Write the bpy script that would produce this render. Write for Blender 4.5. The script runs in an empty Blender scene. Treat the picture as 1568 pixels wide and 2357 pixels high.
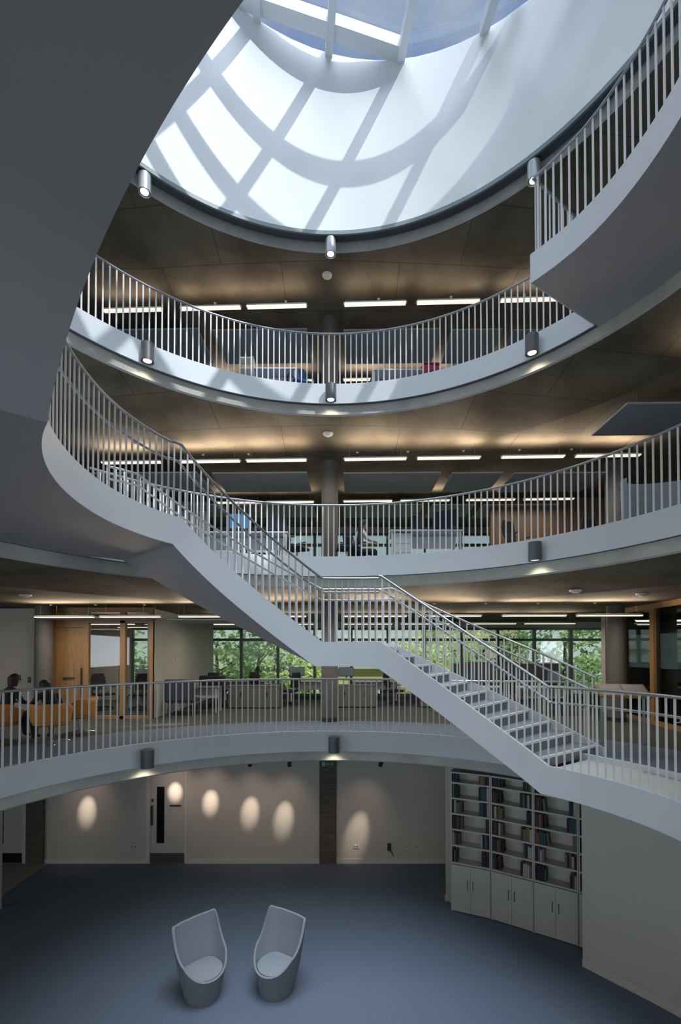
import bpy, bmesh, math, random
from mathutils import Vector, Matrix
random.seed(7)
sc = bpy.context.scene
COL = sc.collection
# ------------------------------------------------------------------ camera
CAMZ = 5.307
cd = bpy.data.cameras.new('camera'); cam = bpy.data.objects.new('camera', cd); COL.objects.link(cam)
cam.location = (0, 0, CAMZ); cam.rotation_euler = (math.radians(91.0), 0, 0)
cd.sensor_fit = 'HORIZONTAL'; cd.sensor_width = 36.0; cd.lens = 36.0 * 1073.0 / 1568.0
cd.shift_x = 0.0; cd.shift_y = (1482.0 - 1178.5) / 1568.0
cd.clip_start = 0.05; cd.clip_end = 300
sc.camera = cam
# ------------------------------------------------------------------ view + world + sun
sc.view_settings.view_transform = 'Standard'; sc.view_settings.look = 'None'
sc.view_settings.gamma = 1.0; sc.view_settings.use_curve_mapping = False
sc.view_settings.exposure = 0.0
try:
    sc.cycles.use_denoising = True
    sc.cycles.max_bounces = 8; sc.cycles.diffuse_bounces = 5; sc.cycles.glossy_bounces = 3
    sc.cycles.transparent_max_bounces = 12; sc.cycles.sample_clamp_indirect = 4.0
except Exception: pass
w = bpy.data.worlds.new('sky'); sc.world = w; w.use_nodes = True
nt = w.node_tree; nt.nodes.clear()
N = nt.nodes.new; Lk = nt.links.new
out = N('ShaderNodeOutputWorld'); bg = N('ShaderNodeBackground'); tc = N('ShaderNodeTexCoord')
mp = N('ShaderNodeMapping'); mp.inputs['Scale'].default_value = (1.0, 1.6, 2.2); mp.inputs['Rotation'].default_value = (0, 0, .5)
nz = N('ShaderNodeTexNoise'); nz.inputs['Scale'].default_value = 2.3; nz.inputs['Detail'].default_value = 6; nz.inputs['Roughness'].default_value = .55
cr = N('ShaderNodeValToRGB')
cr.color_ramp.elements[0].position = .40; cr.color_ramp.elements[0].color = (.10, .30, .75, 1)
cr.color_ramp.elements[1].position = .72; cr.color_ramp.elements[1].color = (.78, .86, .95, 1)
Lk(tc.outputs['Generated'], mp.inputs[0]); Lk(mp.outputs[0], nz.inputs[0]); Lk(nz.outputs[0], cr.inputs[0])
sp = N('ShaderNodeSeparateXYZ'); Lk(tc.outputs['Generated'], sp.inputs[0])
hz = N('ShaderNodeMapRange'); hz.inputs[1].default_value = .05; hz.inputs[2].default_value = .45; hz.inputs[3].default_value = 1; hz.inputs[4].default_value = 0
hm = N('ShaderNodeMix'); hm.data_type = 'RGBA'; hm.inputs[7].default_value = (1.15, 1.2, 1.25, 1)
Lk(sp.outputs[2], hz.inputs[0]); Lk(hz.outputs[0], hm.inputs[0]); Lk(cr.outputs[0], hm.inputs[6]); Lk(hm.outputs[2], bg.inputs[0]); bg.inputs[1].default_value = .6; Lk(bg.outputs[0], out.inputs[0])
def sun(name, d, strength, color, angle):
    l = bpy.data.lights.new(name, 'SUN'); l.energy = strength; l.color = color; l.angle = math.radians(angle)
    o = bpy.data.objects.new(name, l); COL.objects.link(o); o.location = (0, 0, 30)
    o.rotation_euler = Vector(d).to_track_quat('-Z', 'Y').to_euler(); return o
SUN_D = (-.46, .48, -.75)
sun('sun', SUN_D, 3.3, (1, .98, .95), .6)
sun('bright_sky', (-.05, .22, -1), 6.0, (.86, .92, 1.0), 40)
# unseen fill lamps added behind and beside the camera, per storey (watts)
NEAR_FILL = (60, 35, 12, 50)
LEFT_FILL = (110, 230, 150, 130)
RIGHT_FILL = (0, 300, 170, 60)
# ------------------------------------------------------------------ building geometry numbers
CX, CY, R = -.174, 4.658, 4.935
LV = 3.6
def pol(r, a):
    a = math.radians(a); return (CX + r * math.cos(a), CY + r * math.sin(a))
def lerp_table(t, a):
    if a <= t[0][0]: return t[0][1]
    for (a0, v0), (a1, v1) in zip(t, t[1:]):
        if a <= a1: return v0 + (v1 - v0) * (a - a0) / (a1 - a0)
    return t[-1][1]
def smooth_table(t, a):          # catmull-rom
    n = len(t)
    if a <= t[0][0]: return t[0][1]
    if a >= t[-1][0]: return t[-1][1]
    for i in range(n - 1):
        if a <= t[i + 1][0]:
            x0, y0 = t[i]; x1, y1 = t[i + 1]; h = x1 - x0; u = (a - x0) / h
            def sl(k):
                if k <= 0 or k >= n - 1: return (t[min(k + 1, n - 1)][1] - t[max(k - 1, 0)][1]) / (t[min(k + 1, n - 1)][0] - t[max(k - 1, 0)][0])
                return (t[k + 1][1] - t[k - 1][1]) / (t[k + 1][0] - t[k - 1][0])
            m0, m1 = sl(i) * h, sl(i + 1) * h
            return (2*u**3-3*u*u+1)*y0 + (u**3-2*u*u+u)*m0 + (-2*u**3+3*u*u)*y1 + (u**3-u*u)*m1
# ------------------------------------------------------------------ materials
MATS = {}
def mat(name, col, rough=.6, metal=0, noise=0, nscale=8, bump=0, spec=.5, col2=None, stretch=None, emit=None, es=0, joints=None, ndetail=4):
    if name in MATS: return MATS[name]
    m = bpy.data.materials.new(name); m.use_nodes = True; t = m.node_tree; b = t.nodes['Principled BSDF']
    b.inputs['Base Color'].default_value = (*col, 1); b.inputs['Roughness'].default_value = rough; b.inputs['Metallic'].default_value = metal
    b.inputs['Specular IOR Level'].default_value = spec
    if emit: b.inputs['Emission Color'].default_value = (*emit, 1); b.inputs['Emission Strength'].default_value = es
    if noise or bump or col2:
        tc = t.nodes.new('ShaderNodeTexCoord'); mp = t.nodes.new('ShaderNodeMapping'); n = t.nodes.new('ShaderNodeTexNoise')
        t.links.new(tc.outputs['Object'], mp.inputs[0]); t.links.new(mp.outputs[0], n.inputs[0])
        if stretch: mp.inputs['Scale'].default_value = stretch
        n.inputs['Scale'].default_value = nscale; n.inputs['Detail'].default_value = ndetail
        r = t.nodes.new('ShaderNodeValToRGB'); e = r.color_ramp.elements
        c2 = col2 or tuple(min(1, c * (1 + noise)) for c in col); c1 = col if col2 else tuple(c * (1 - noise) for c in col)
        e[0].position = .35; e[1].position = .68; e[0].color = (*c1, 1); e[1].color = (*c2, 1)
        t.links.new(n.outputs[0], r.inputs[0]); csock = r.outputs[0]
        if joints:
            bk = t.nodes.new('ShaderNodeTexBrick'); bk.offset = .5; bk.inputs['Scale'].default_value = 1.0
            bk.inputs['Brick Width'].default_value = joints[0]; bk.inputs['Row Height'].default_value = joints[1]; bk.inputs['Mortar Size'].default_value = joints[2]
            bk.inputs['Color1'].default_value = (1, 1, 1, 1); bk.inputs['Color2'].default_value = (.86, .86, .86, 1); bk.inputs['Mortar'].default_value = (.55, .55, .55, 1)
            t.links.new(tc.outputs['Object'], bk.inputs[0])
            mx = t.nodes.new('ShaderNodeMix'); mx.data_type = 'RGBA'; mx.blend_type = 'MULTIPLY'; mx.inputs[0].default_value = 1
            t.links.new(csock, mx.inputs[6]); t.links.new(bk.outputs[0], mx.inputs[7]); csock = mx.outputs[2]
        t.links.new(csock, b.inputs['Base Color'])
        if bump:
            bp = t.nodes.new('ShaderNodeBump'); bp.inputs['Strength'].default_value = bump; bp.inputs['Distance'].default_value = .01
            t.links.new(n.outputs[0], bp.inputs['Height']); t.links.new(bp.outputs[0], b.inputs['Normal'])
    MATS[name] = m; return m
def glass(name, tint=(.9, .95, .93), refl=.06):
    if name in MATS: return MATS[name]
    m = bpy.data.materials.new(name); m.use_nodes = True; t = m.node_tree; t.nodes.clear()
    o = t.nodes.new('ShaderNodeOutputMaterial'); a = t.nodes.new('ShaderNodeBsdfTransparent'); g = t.nodes.new('ShaderNodeBsdfGlossy')
    a.inputs[0].default_value = (*tint, 1); g.inputs['Roughness'].default_value = .02
    f = t.nodes.new('ShaderNodeLayerWeight'); f.inputs[0].default_value = .25
    mm = t.nodes.new('ShaderNodeMath'); mm.operation = 'MULTIPLY_ADD'; mm.inputs[1].default_value = .5; mm.inputs[2].default_value = refl; mm.use_clamp = True
    x = t.nodes.new('ShaderNodeMixShader')
    t.links.new(f.outputs['Fresnel'], mm.inputs[0]); t.links.new(mm.outputs[0], x.inputs[0])
    t.links.new(a.outputs[0], x.inputs[1]); t.links.new(g.outputs[0], x.inputs[2]); t.links.new(x.outputs[0], o.inputs[0])
    MATS[name] = m; return m
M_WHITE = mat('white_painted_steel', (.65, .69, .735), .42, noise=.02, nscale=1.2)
M_DRUM = mat('white_plaster_drum', (.81, .83, .84), .75, noise=.02, nscale=.7)
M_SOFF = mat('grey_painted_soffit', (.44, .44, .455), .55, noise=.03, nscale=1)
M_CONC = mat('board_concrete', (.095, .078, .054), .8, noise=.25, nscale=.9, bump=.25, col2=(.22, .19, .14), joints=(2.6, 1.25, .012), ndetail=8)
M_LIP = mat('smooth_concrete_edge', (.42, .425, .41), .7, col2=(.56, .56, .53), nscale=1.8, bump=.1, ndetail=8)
M_COLM = mat('column_concrete', (.15, .145, .135), .65, noise=.12, nscale=2.5, bump=.1, ndetail=8)
M_PIL = mat('brushed_concrete_pilaster', (.13, .105, .085), .85, noise=.3, nscale=6, stretch=(1, 1, 7), bump=.5, ndetail=8)
M_GROOVE = mat('shadow_gap_metal', (.10, .11, .12), .5)
M_RIM = mat('teal_grey_rim', (.22, .27, .28), .5)
M_STEEL = mat('satin_steel', (.40, .42, .44), .34, metal=.7)
M_BAR = mat('painted_baluster', (.74, .74, .73), .38)
M_DSTEEL = mat('dark_handrail_steel', (.30, .31, .32), .35, metal=.8)
M_CARP = mat('blue_grey_carpet', (.16, .20, .27), .95, noise=.18, nscale=60, bump=.3, spec=.1, ndetail=6)
M_CARP2 = mat('green_grey_carpet', (.10, .105, .095), .95, noise=.18, nscale=50, bump=.3, spec=.1)
M_VINYL = mat('pale_vinyl_floor', (.32, .33, .29), .5, noise=.05, nscale=5)
M_WALL = mat('warm_white_wall', (.58, .545, .50), .85, noise=.015, nscale=.8)
M_WALLG = mat('grey_white_wall', (.56, .56, .50), .85, noise=.015, nscale=.8)
M_SKIRT = mat('white_skirting', (.66, .635, .58), .5)
M_DOOR = mat('door_paint', (.56, .53, .49), .5)
M_DARK = mat('dark_plate', (.035, .036, .04), .45)
M_BLACK = mat('black_glass', (.008, .008, .01), .12)
M_KICK = mat('kick_plate', (.13, .13, .13), .35, metal=.5)
M_WOOD = mat('oak_veneer', (.33, .17, .065), .45, col2=(.47, .27, .11), nscale=3, stretch=(14, 14, .7), ndetail=6)
M_ALU = mat('dark_window_frame', (.12, .145, .13), .4, metal=.3)
M_PANEL = mat('blue_grey_acoustic_panel', (.36, .395, .46), .9, noise=.04, nscale=3)
M_PEDGE = mat('panel_edge', (.5, .5, .5), .5)
M_SHELF = mat('bookcase_paint', (.56, .56, .52), .5, noise=.02, nscale=1)
M_FAB = mat('grey_chair_shell', (.21, .225, .25), .8, noise=.05, nscale=90, bump=.15)
M_FAB2 = mat('grey_chair_felt', (.31, .34, .385), .9, noise=.07, nscale=120, bump=.2)
M_TREAD = mat('grey_stair_tread', (.25, .275, .30), .6, noise=.06, nscale=4)
M_LAND = mat('pale_landing_floor', (.62, .65, .65), .6, noise=.03, nscale=3)
M_RISER = mat('dark_grey_riser', (.19, .20, .215), .7)
M_NOSE = mat('pale_nosing', (.72, .77, .80), .4)
M_LED = mat('warm_light_diffuser', (.9, .85, .8), .5, emit=(1, .87, .76), es=1.0)
M_LENS = mat('lamp_lens', (.9, .9, .85), .4, emit=(1, .93, .8), es=1.6)
M_LAMP = mat('brushed_lamp_body', (.13, .14, .15), .42, metal=.5)
M_LAMPT = mat('anodised_lamp_body', (.60, .62, .64), .3, metal=.5)
M_FRAME = mat('white_skylight_frame', (.74, .79, .82), .5)
M_GASKET = mat('gasket', (.03, .035, .05), .5)
M_SKYGL = glass('skylight_glass', (.93, .97, 1.0), .02)
M_WGLASS = glass('window_glass', (.80, .88, .82), .03)
M_OGLASS = glass('office_glass', (.92, .94, .92), .03)
M_DGLASS = glass('tinted_meeting_room_glass', (.30, .34, .32), .10)
M_WPLAS = mat('white_plastic', (.75, .75, .72), .4)
M_DESK = mat('white_desk_laminate', (.62, .64, .66), .35)
M_CAB = mat('grey_storage_laminate', (.17, .165, .155), .5)
M_SCRN = mat('charcoal_desk_screen', (.06, .062, .072), .9, noise=.08, nscale=40)
M_CHR = mat('black_office_fabric', (.022, .024, .032), .85)
M_MON = mat('monitor_glass', (.02, .025, .03), .15, emit=(.5, .6, .7), es=.12)
M_ORNG = mat('orange_leather', (.56, .22, .035), .5)
M_CHROME = mat('chrome', (.7, .7, .7), .15, metal=1)
M_SKIN = mat('skin', (.42, .24, .17), .6)
M_BLK = mat('black_cloth', (.012, .012, .016), .85)
M_WSH = mat('white_shirt_cloth', (.55, .58, .62), .85)
M_HAIR = mat('dark_hair', (.01, .008, .007), .6)
M_RED = mat('red_plastic', (.42, .03, .06), .45)
M_BLUE = mat('blue_fabric', (.03, .10, .26), .8)
M_BARK = mat('bark', (.10, .075, .05), .9, noise=.3, nscale=8, bump=.5)
def leafmat(name, c1, c2):
    if name in MATS: return MATS[name]
    m = bpy.data.materials.new(name); m.use_nodes = True; t = m.node_tree; b = t.nodes['Principled BSDF']
    oi = t.nodes.new('ShaderNodeTexCoord'); n = t.nodes.new('ShaderNodeTexNoise'); n.inputs['Scale'].default_value = 1.6
    r = t.nodes.new('ShaderNodeValToRGB'); r.color_ramp.elements[0].position = .35; r.color_ramp.elements[1].position = .65
    r.color_ramp.elements[0].color = (*c1, 1); r.color_ramp.elements[1].color = (*c2, 1)
    t.links.new(oi.outputs['Object'], n.inputs[0]); t.links.new(n.outputs[0], r.inputs[0]); t.links.new(r.outputs[0], b.inputs['Base Color'])
    tr = t.nodes.new('ShaderNodeBsdfTranslucent'); mx = t.nodes.new('ShaderNodeMixShader'); mx.inputs[0].default_value = .45
    t.links.new(r.outputs[0], tr.inputs[0]); t.links.new(b.outputs[0], mx.inputs[1]); t.links.new(tr.outputs[0], mx.inputs[2])
    t.links.new(mx.outputs[0], t.nodes['Material Output'].inputs[0]); b.inputs['Roughness'].default_value = .6
    MATS[name] = m; return m
# ------------------------------------------------------------------ mesh helpers
class MB:
    """collects geometry for ONE mesh object"""
    def __init__(s): s.v = []; s.f = []; s.mi = []; s.sm = []
    def face(s, idx, mi=0, sm=False): s.f.append(idx); s.mi.append(mi); s.sm.append(sm)
    def box(s, x0, y0, z0, x1, y1, z1, mi=0):
        b = len(s.v); s.v += [(x, y, z) for z in (z0, z1) for y in (y0, y1) for x in (x0, x1)]
        for q in ((0,2,3,1),(4,5,7,6),(0,1,5,4),(2,6,7,3),(0,4,6,2),(1,3,7,5)): s.face([b+i for i in q], mi)
        return s
    def obox(s, c, ux, uy, uz, hx, hy, hz, mi=0):
        c, ux, uy, uz = Vector(c), Vector(ux).normalized(), Vector(uy).normalized(), Vector(uz).normalized(); b = len(s.v)
        for k in (-1, 1):
            for j in (-1, 1):
                for i in (-1, 1): s.v.append(tuple(c + ux*i*hx + uy*j*hy + uz*k*hz))
        for q in ((0,2,3,1),(4,5,7,6),(0,1,5,4),(2,6,7,3),(0,4,6,2),(1,3,7,5)): s.face([b+i for i in q], mi)
        return s
    def beam(s, p, q, wd, h, mi=0):
        p, q = Vector(p), Vector(q); d = (q-p); u = d.normalized(); up = Vector((0,0,1))
        if abs(u.z) > .99: up = Vector((0,1,0))
        sd = u.cross(up).normalized(); up = sd.cross(u)
        return s.obox((p+q)/2, u, sd, up, d.length/2, wd/2, h/2, mi)
    def tube(s, pts, r, n=8, mi=0, closed=False, caps=True, sq=None):
        pts = [Vector(p) for p in pts]; rings = []
        for i, p in enumerate(pts):
            a = pts[i-1] if i else pts[0]; c = pts[i+1] if i < len(pts)-1 else pts[-1]
            t = (c-a).normalized(); up = Vector((0,0,1)) if abs(t.z) < .95 else Vector((0,1,0))
            sd = t.cross(up).normalized(); u2 = sd.cross(t).normalized()
            rr = r[i] if isinstance(r, (list, tuple)) else r
            b = len(s.v); rings.append(b)
            for k in range(n):
                an = 2*math.pi*(k+.5)/n
                s.v.append(tuple(p + sd*math.cos(an)*rr*(sq[0] if sq else 1) + u2*math.sin(an)*rr*(sq[1] if sq else 1)))
        for a, b in zip(rings, rings[1:]):
            for k in range(n): s.face([a+k, a+(k+1)%n, b+(k+1)%n, b+k], mi, n > 4)
        if caps: s.face([rings[0]+k for k in range(n)][::-1], mi); s.face([rings[-1]+k for k in range(n)], mi)
        return s
    def grid(s, rows, mi=0, sm=False, closed_j=False):
        """rows of equal length lists of points, quads between"""
        b = len(s.v); m = len(rows[0])
        for r in rows: s.v += [tuple(p) for p in r]
        for i in range(len(rows)-1):
            for j in range(m if closed_j else m-1):
                k = (j+1) % m; s.face([b+i*m+j, b+i*m+k, b+(i+1)*m+k, b+(i+1)*m+j], mi, sm)
        return s
    def loft(s, rows, mi=0, sm=True):
        """closed cross sections along a path, capped"""
        b = len(s.v); m = len(rows[0]); s.grid(rows, mi, sm, True)
        s.face([b+j for j in range(m)][::-1], mi); s.face([b+(len(rows)-1)*m+j for j in range(m)], mi); return s
    def lathe(s, prof, n=24, c=(0,0,0), mi=0, sm=True):
        rows = [[(c[0]+r*math.cos(2*math.pi*k/n), c[1]+r*math.sin(2*math.pi*k/n), c[2]+z) for k in range(n)] for r, z in prof]
        return s.grid(rows, mi, sm, True)
    def poly(s, pts, z0, z1, mi=0):
        b = len(s.v); n = len(pts); s.v += [(x, y, z0) for x, y in pts] + [(x, y, z1) for x, y in pts]
        s.face([b+i for i in range(n)][::-1], mi); s.face([b+n+i for i in range(n)], mi)
        for i in range(n): j = (i+1) % n; s.face([b+i, b+j, b+n+j, b+n+i], mi)
        return s
    def build(s, name, mats, parent=None, bevel=0, loc=None, rz=0, fix=True):
        me = bpy.data.meshes.new(name); me.from_pydata(s.v, [], s.f)
        for m in (mats if isinstance(mats, (list, tuple)) else [mats]): me.materials.append(m)
        for p, mi, sm in zip(me.polygons, s.mi, s.sm): p.material_index = mi; p.use_smooth = sm
        if fix:
            bm = bmesh.new(); bm.from_mesh(me); bmesh.ops.recalc_face_normals(bm, faces=bm.faces[:]); bm.to_mesh(me); bm.free()
        if any(s.sm): me.set_sharp_from_angle(angle=math.radians(32))
        me.update(); o = bpy.data.objects.new(name, me); COL.objects.link(o)
        if parent: o.parent = parent
        if loc: o.location = loc
        o.rotation_euler.z = rz
        if bevel:
            md = o.modifiers.new('bevel', 'BEVEL'); md.width = bevel; md.segments = 2; md.limit_method = 'ANGLE'
        return o
def tag(o, label=None, cat=None, group=None, kind=None):
    if label: o['label'] = label
    if cat: o['category'] = cat
    if group: o['group'] = group
    if kind: o['kind'] = kind
    return o
def empty(name, loc=(0,0,0), rz=0, label=None, cat=None, group=None):
    o = bpy.data.objects.new(name, None); COL.objects.link(o); o.location = loc; o.rotation_euler.z = rz
    o.empty_display_size = .1
    return tag(o, label, cat, group)
def kids(o): return [c for c in bpy.data.objects if c.parent == o]
def copy_tree(o, parent=None):
    c = o.copy(); COL.objects.link(c); c.parent = parent
    for ch in kids(o): copy_tree(ch, c)
    return c
def S(o, label=None): return tag(o, label, kind='structure')
def ringpts(r, z, a0, a1, step=1.5):
    n = max(2, int(abs(a1-a0)/step)+1)
    return [(*pol(r, a0+(a1-a0)*i/n), z) for i in range(n+1)]
def area(name, loc, rot, sx, sy, power, col, parent=None, spread=None):
    l = bpy.data.lights.new(name, 'AREA'); l.shape = 'RECTANGLE'; l.size = sx; l.size_y = sy; l.energy = power; l.color = col
    if spread: l.spread = math.radians(spread)
    o = bpy.data.objects.new(name, l); COL.objects.link(o); o.location = loc; o.rotation_euler = rot
    if parent: o.parent = parent
    return o
def spot(name, loc, tgt, power, col, size, blend=1, rad=.03, parent=None):
    l = bpy.data.lights.new(name, 'SPOT'); l.energy = power; l.color = col; l.spot_size = math.radians(size); l.spot_blend = blend; l.shadow_soft_size = rad
    o = bpy.data.objects.new(name, l); COL.objects.link(o); o.location = loc
    o.rotation_euler = (Vector(tgt)-Vector(loc)).to_track_quat('-Z', 'Y').to_euler()
    if parent: o.parent = parent
    return o
WARM = (1, .80, .60)
# ================================================================== STRUCTURE
XL, XR, YN, YF = -12.5, 15.0, -4.0, 17.6
S(MB().box(XL, YN, -.3, XR, 11.9, 0).build('floor', M_CARP))
S(MB().poly([(-7.95, 11.8), (-7.35, 11.8), (-7.36, 9.9), (-12.4, 5.6), (-12.4, 11.8)], .001, .008).build('floor_threshold', M_VINYL), 'pale vinyl floor patch by the left hand door')
def outer_pt(a):
    dx, dy = math.cos(math.radians(a)), math.sin(math.radians(a)); t = 1e9
    if dx > 1e-9: t = min(t, (XR-CX)/dx)
    if dx < -1e-9: t = min(t, (XL-CX)/dx)
    if dy > 1e-9: t = min(t, (YF-CY)/dy)
    if dy < -1e-9: t = min(t, (YN-CY)/dy)
    return CX+dx*t, CY+dy*t
corner_as = [math.degrees(math.atan2(y-CY, x-CX)) % 360 for x in (XL, XR) for y in (YN, YF)]
ANG = sorted(set([i*2.5 for i in range(144)] + corner_as)); ANG.append(360.0)
def slab(k, name_level):
    zf = LV*k; zp = zf+.08
    top = MB()
    rin = R+.10
    if k < 4:
        # carpet: inner band and outer field
        rb = 6.95
        top.grid([[(*pol(rin, a), zf) for a in ANG], [(*pol(rb, a), zf) for a in ANG]], 0)
        top.grid([[(*pol(rb, a), zf) for a in ANG], [(*outer_pt(a), zf) for a in ANG]], 1)
        S(top.build('floor_gallery', [M_CARP, M_CARP2]), 'carpet of the %s gallery' % name_level)
    sof = MB(); zs = zf-.75+.0
    dl = .22 if k == 4 else .085
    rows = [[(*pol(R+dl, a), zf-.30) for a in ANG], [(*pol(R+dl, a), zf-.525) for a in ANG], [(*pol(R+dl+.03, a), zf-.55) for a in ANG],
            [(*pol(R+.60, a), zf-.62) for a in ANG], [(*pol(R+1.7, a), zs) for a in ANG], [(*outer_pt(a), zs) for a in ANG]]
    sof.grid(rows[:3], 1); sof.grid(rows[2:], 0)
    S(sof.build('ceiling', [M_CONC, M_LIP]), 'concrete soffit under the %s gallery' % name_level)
    g = MB(); g.grid([[(*pol(R+.02, a), zf-.332) for a in ANG], [(*pol(R+dl+.002, a), zf-.332) for a in ANG]], 0)
    S(g.build('trim_shadow_gap', M_GROOVE), 'dark recessed gap between fascia and concrete edge of the %s gallery' % name_level)
def fascia(k, a0, a1, lab):
    zf = LV*k; rows = []
    n = int((a1-a0)/1.5)+1
    for i in range(n+1):
        a = a0+(a1-a0)*i/n
        rows.append([(*pol(R, a), zf-.33), (*pol(R, a), zf+.08), (*pol(R+.07, a), zf+.08), (*pol(R+.07, a), zf-.33)])
    m = MB().loft(rows); return S(m.build('trim_fascia', M_WHITE), lab)
NAMES = {1: 'first', 2: 'second', 3: 'third', 4: 'roof'}
for k in (1, 2, 3, 4): slab(k, NAMES[k])
fascia(1, -60, 200, 'white steel fascia of the first gallery')
fascia(2, -40, 143, 'white steel fascia of the second gallery'); fascia(2, 150, 200, 'white steel fascia behind the left stair landing')
fascia(3, 31.6, 215, 'white steel fascia of the third gallery')
# roof drum with slanted top
def drum_top(x): return 17.95 - .27*x
m = MB(); rows = []
for i in range(145):
    a = i*2.5; x, y = pol(R, a); x1, y1 = pol(R+.10, a); x2, y2 = pol(R+.24, a)
    rows.append([(x, y, 14.07), (x1, y1, drum_top(x)), (x2, y2, drum_top(x2)), (x2, y2, 14.07)])
m.grid([[r[j] for r in rows] for j in (0, 1)], 0, True); m.grid([[r[j] for r in rows] for j in (1, 2)], 0); m.grid([[r[j] for r in rows] for j in (2, 3)], 0, True); m.grid([[r[j] for r in rows] for j in (3, 0)], 1)
S(m.build('wall_roof_drum', [M_DRUM, M_RIM], fix=False), 'tall white cylindrical drum below the skylight')
m = MB(); m.loft([[(*pol(R-.02, a), 14.02), (*pol(R-.02, a), 14.10), (*pol(R+.02, a), 14.10), (*pol(R+.02, a), 14.02)] for a in [i*2.5 for i in range(145)]])
S(m.build('trim_drum_rim', M_RIM), 'thin teal grey rim along the foot of the white drum')
# roof deck closing round the drum
m = MB(); m.grid([[(*pol(R+.24, a), 14.6) for a in ANG], [(*outer_pt(a), 14.6) for a in ANG]], 0)
S(m.build('roof', M_CONC), 'flat roof around the drum')
# skylight: beams, mullions, glass
sky = empty('skylight', (0, 0, 17.95), label='sloping glazed skylight over the white drum with white beams and mullions', cat='skylight')
def zt(x): return -.27*x
mu = (.12, -1.0)
def circ_y(x, sgn): # y of drum circle at x
    return CY + sgn*math.sqrt(max(0, (R+.1)**2-(x-CX)**2))
for xm in (-4.3, -3.0, -1.73, -.25, 1.25, 2.75, 4.1):
    y1 = circ_y(xm, 1); p = (xm, y1, zt(xm)+.05); t = 0
    while t < 10 and math.hypot(xm+mu[0]*(t+.2)-CX, y1-(t+.2)-CY) < R+.15: t += .2
    q = (xm+mu[0]*t, y1-t, zt(xm+mu[0]*t)+.05)
    MB().beam(p, q, .15, .24).build('mullion', M_FRAME, sky)
for k, yb in enumerate((9.34, 8.00, 6.88, 5.9, 4.8, 3.7, 2.6, 1.5, .4)):
    ax = [x*.05 for x in range(-110, 110) if math.hypot(x*.05-CX, yb+.10*x*.05-CY) < R+.1]
    p = (ax[0], yb+.10*ax[0]*.6, zt(ax[0])+(.12 if k == 0 else .19)); q = (ax[-1], yb+.10*ax[-1]*.6, zt(ax[-1])+(.12 if k == 0 else .19))
    MB().beam(p, q, .28 if k == 0 else .24, .24 if k == 0 else .2).build('beam', M_FRAME, sky)
    MB().beam((p[0], p[1], p[2]+.16), (q[0], q[1], q[2]+.16), .07, .05).build('gasket', M_GASKET, sky)
ga = [i*5 for i in range(72)]
g = MB(); b = len(g.v); g.v += [(*pol(R+.16, a), zt(pol(R+.16, a)[0])+.34) for a in ga]; g.face(list(range(72)))
g.build('glazing', M_SKYGL, sky)
rows = []
for i in range(73):
    a = i*5; rows.append([(*pol(R+.12, a), zt(pol(R, a)[0])+.0), (*pol(R+.12, a), zt(pol(R, a)[0])+.05), (*pol(R+.26, a), zt(pol(R, a)[0])+.05), (*pol(R+.26, a), zt(pol(R, a)[0])+.0)])
MB().loft(rows).build('kerb_frame', M_FRAME, sky)
# columns
for k in (1, 2, 3):
    for cx in (-7.38, -.27, 6.85):
        m = MB().lathe([(.21, LV*k+.06), (.205, LV*k+.065), (.205, LV*k+2.86)], 32, (cx, 11.6, 0))
        m.lathe([(.222, LV*k+.0), (.222, LV*k+.1), (.19, LV*k+.1)], 32, (cx, 11.6, 0), 1)
        S(m.build('column', [M_COLM, M_DARK]), 'round concrete column on the %s gallery' % NAMES[k])
# ground floor walls
GW = 11.8
S(MB().box(-7.43, GW, 0, -4.88, GW+.15, 2.86).build('wall_back', M_WALL)); S(MB().box(-3.86, GW, 0, -.53, GW+.15, 2.86).build('wall_back', M_WALL))
S(MB().box(-.10, GW, 0, 2.70, GW+.15, 2.86).build('wall_back', M_WALL))
S(MB().box(-.53, GW-.03, 0, -.10, GW+.2, 2.86).build('column_pilaster', M_PIL), 'rough brown concrete pilaster in the back wall')
S(MB().box(-7.85, GW-.1, 0, -7.43, GW+.2, 2.86).build('column_pilaster', M_PIL), 'dark concrete pilaster left of the back wall')
S(MB().poly([(2.25, 10.06), (2.36, 10.06), (2.80, GW+.1), (2.66, GW+.1)], 0, 2.86).build('wall_side', M_WALLG), 'short return wall beside the bookcase')
for x0, x1 in ((-7.43, -4.80), (-3.88, -.53), (-.10, 2.64)):
    S(MB().box(x0, GW-.02, 0, x1, GW, .115).build('baseboard_back', M_SKIRT))
S(MB().box(2.23, 10.03, 0, 2.37, 10.06, .12).build('baseboard_side', M_SKIRT))
S(MB().box(-12.4, GW, 0, -8.9, GW+.15, 2.86).build('wall_left', M_WALLG))
S(MB().box(-12.5, YN, 0, -12.35, GW, 2.86).build('wall_outer', M_WALLG))
S(MB().box(-7.15, 9.62, 0, -7.02, 9.75, 2.86).build('wall_post', M_SKIRT), 'slim pale wall end at the left frame edge')
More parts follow.
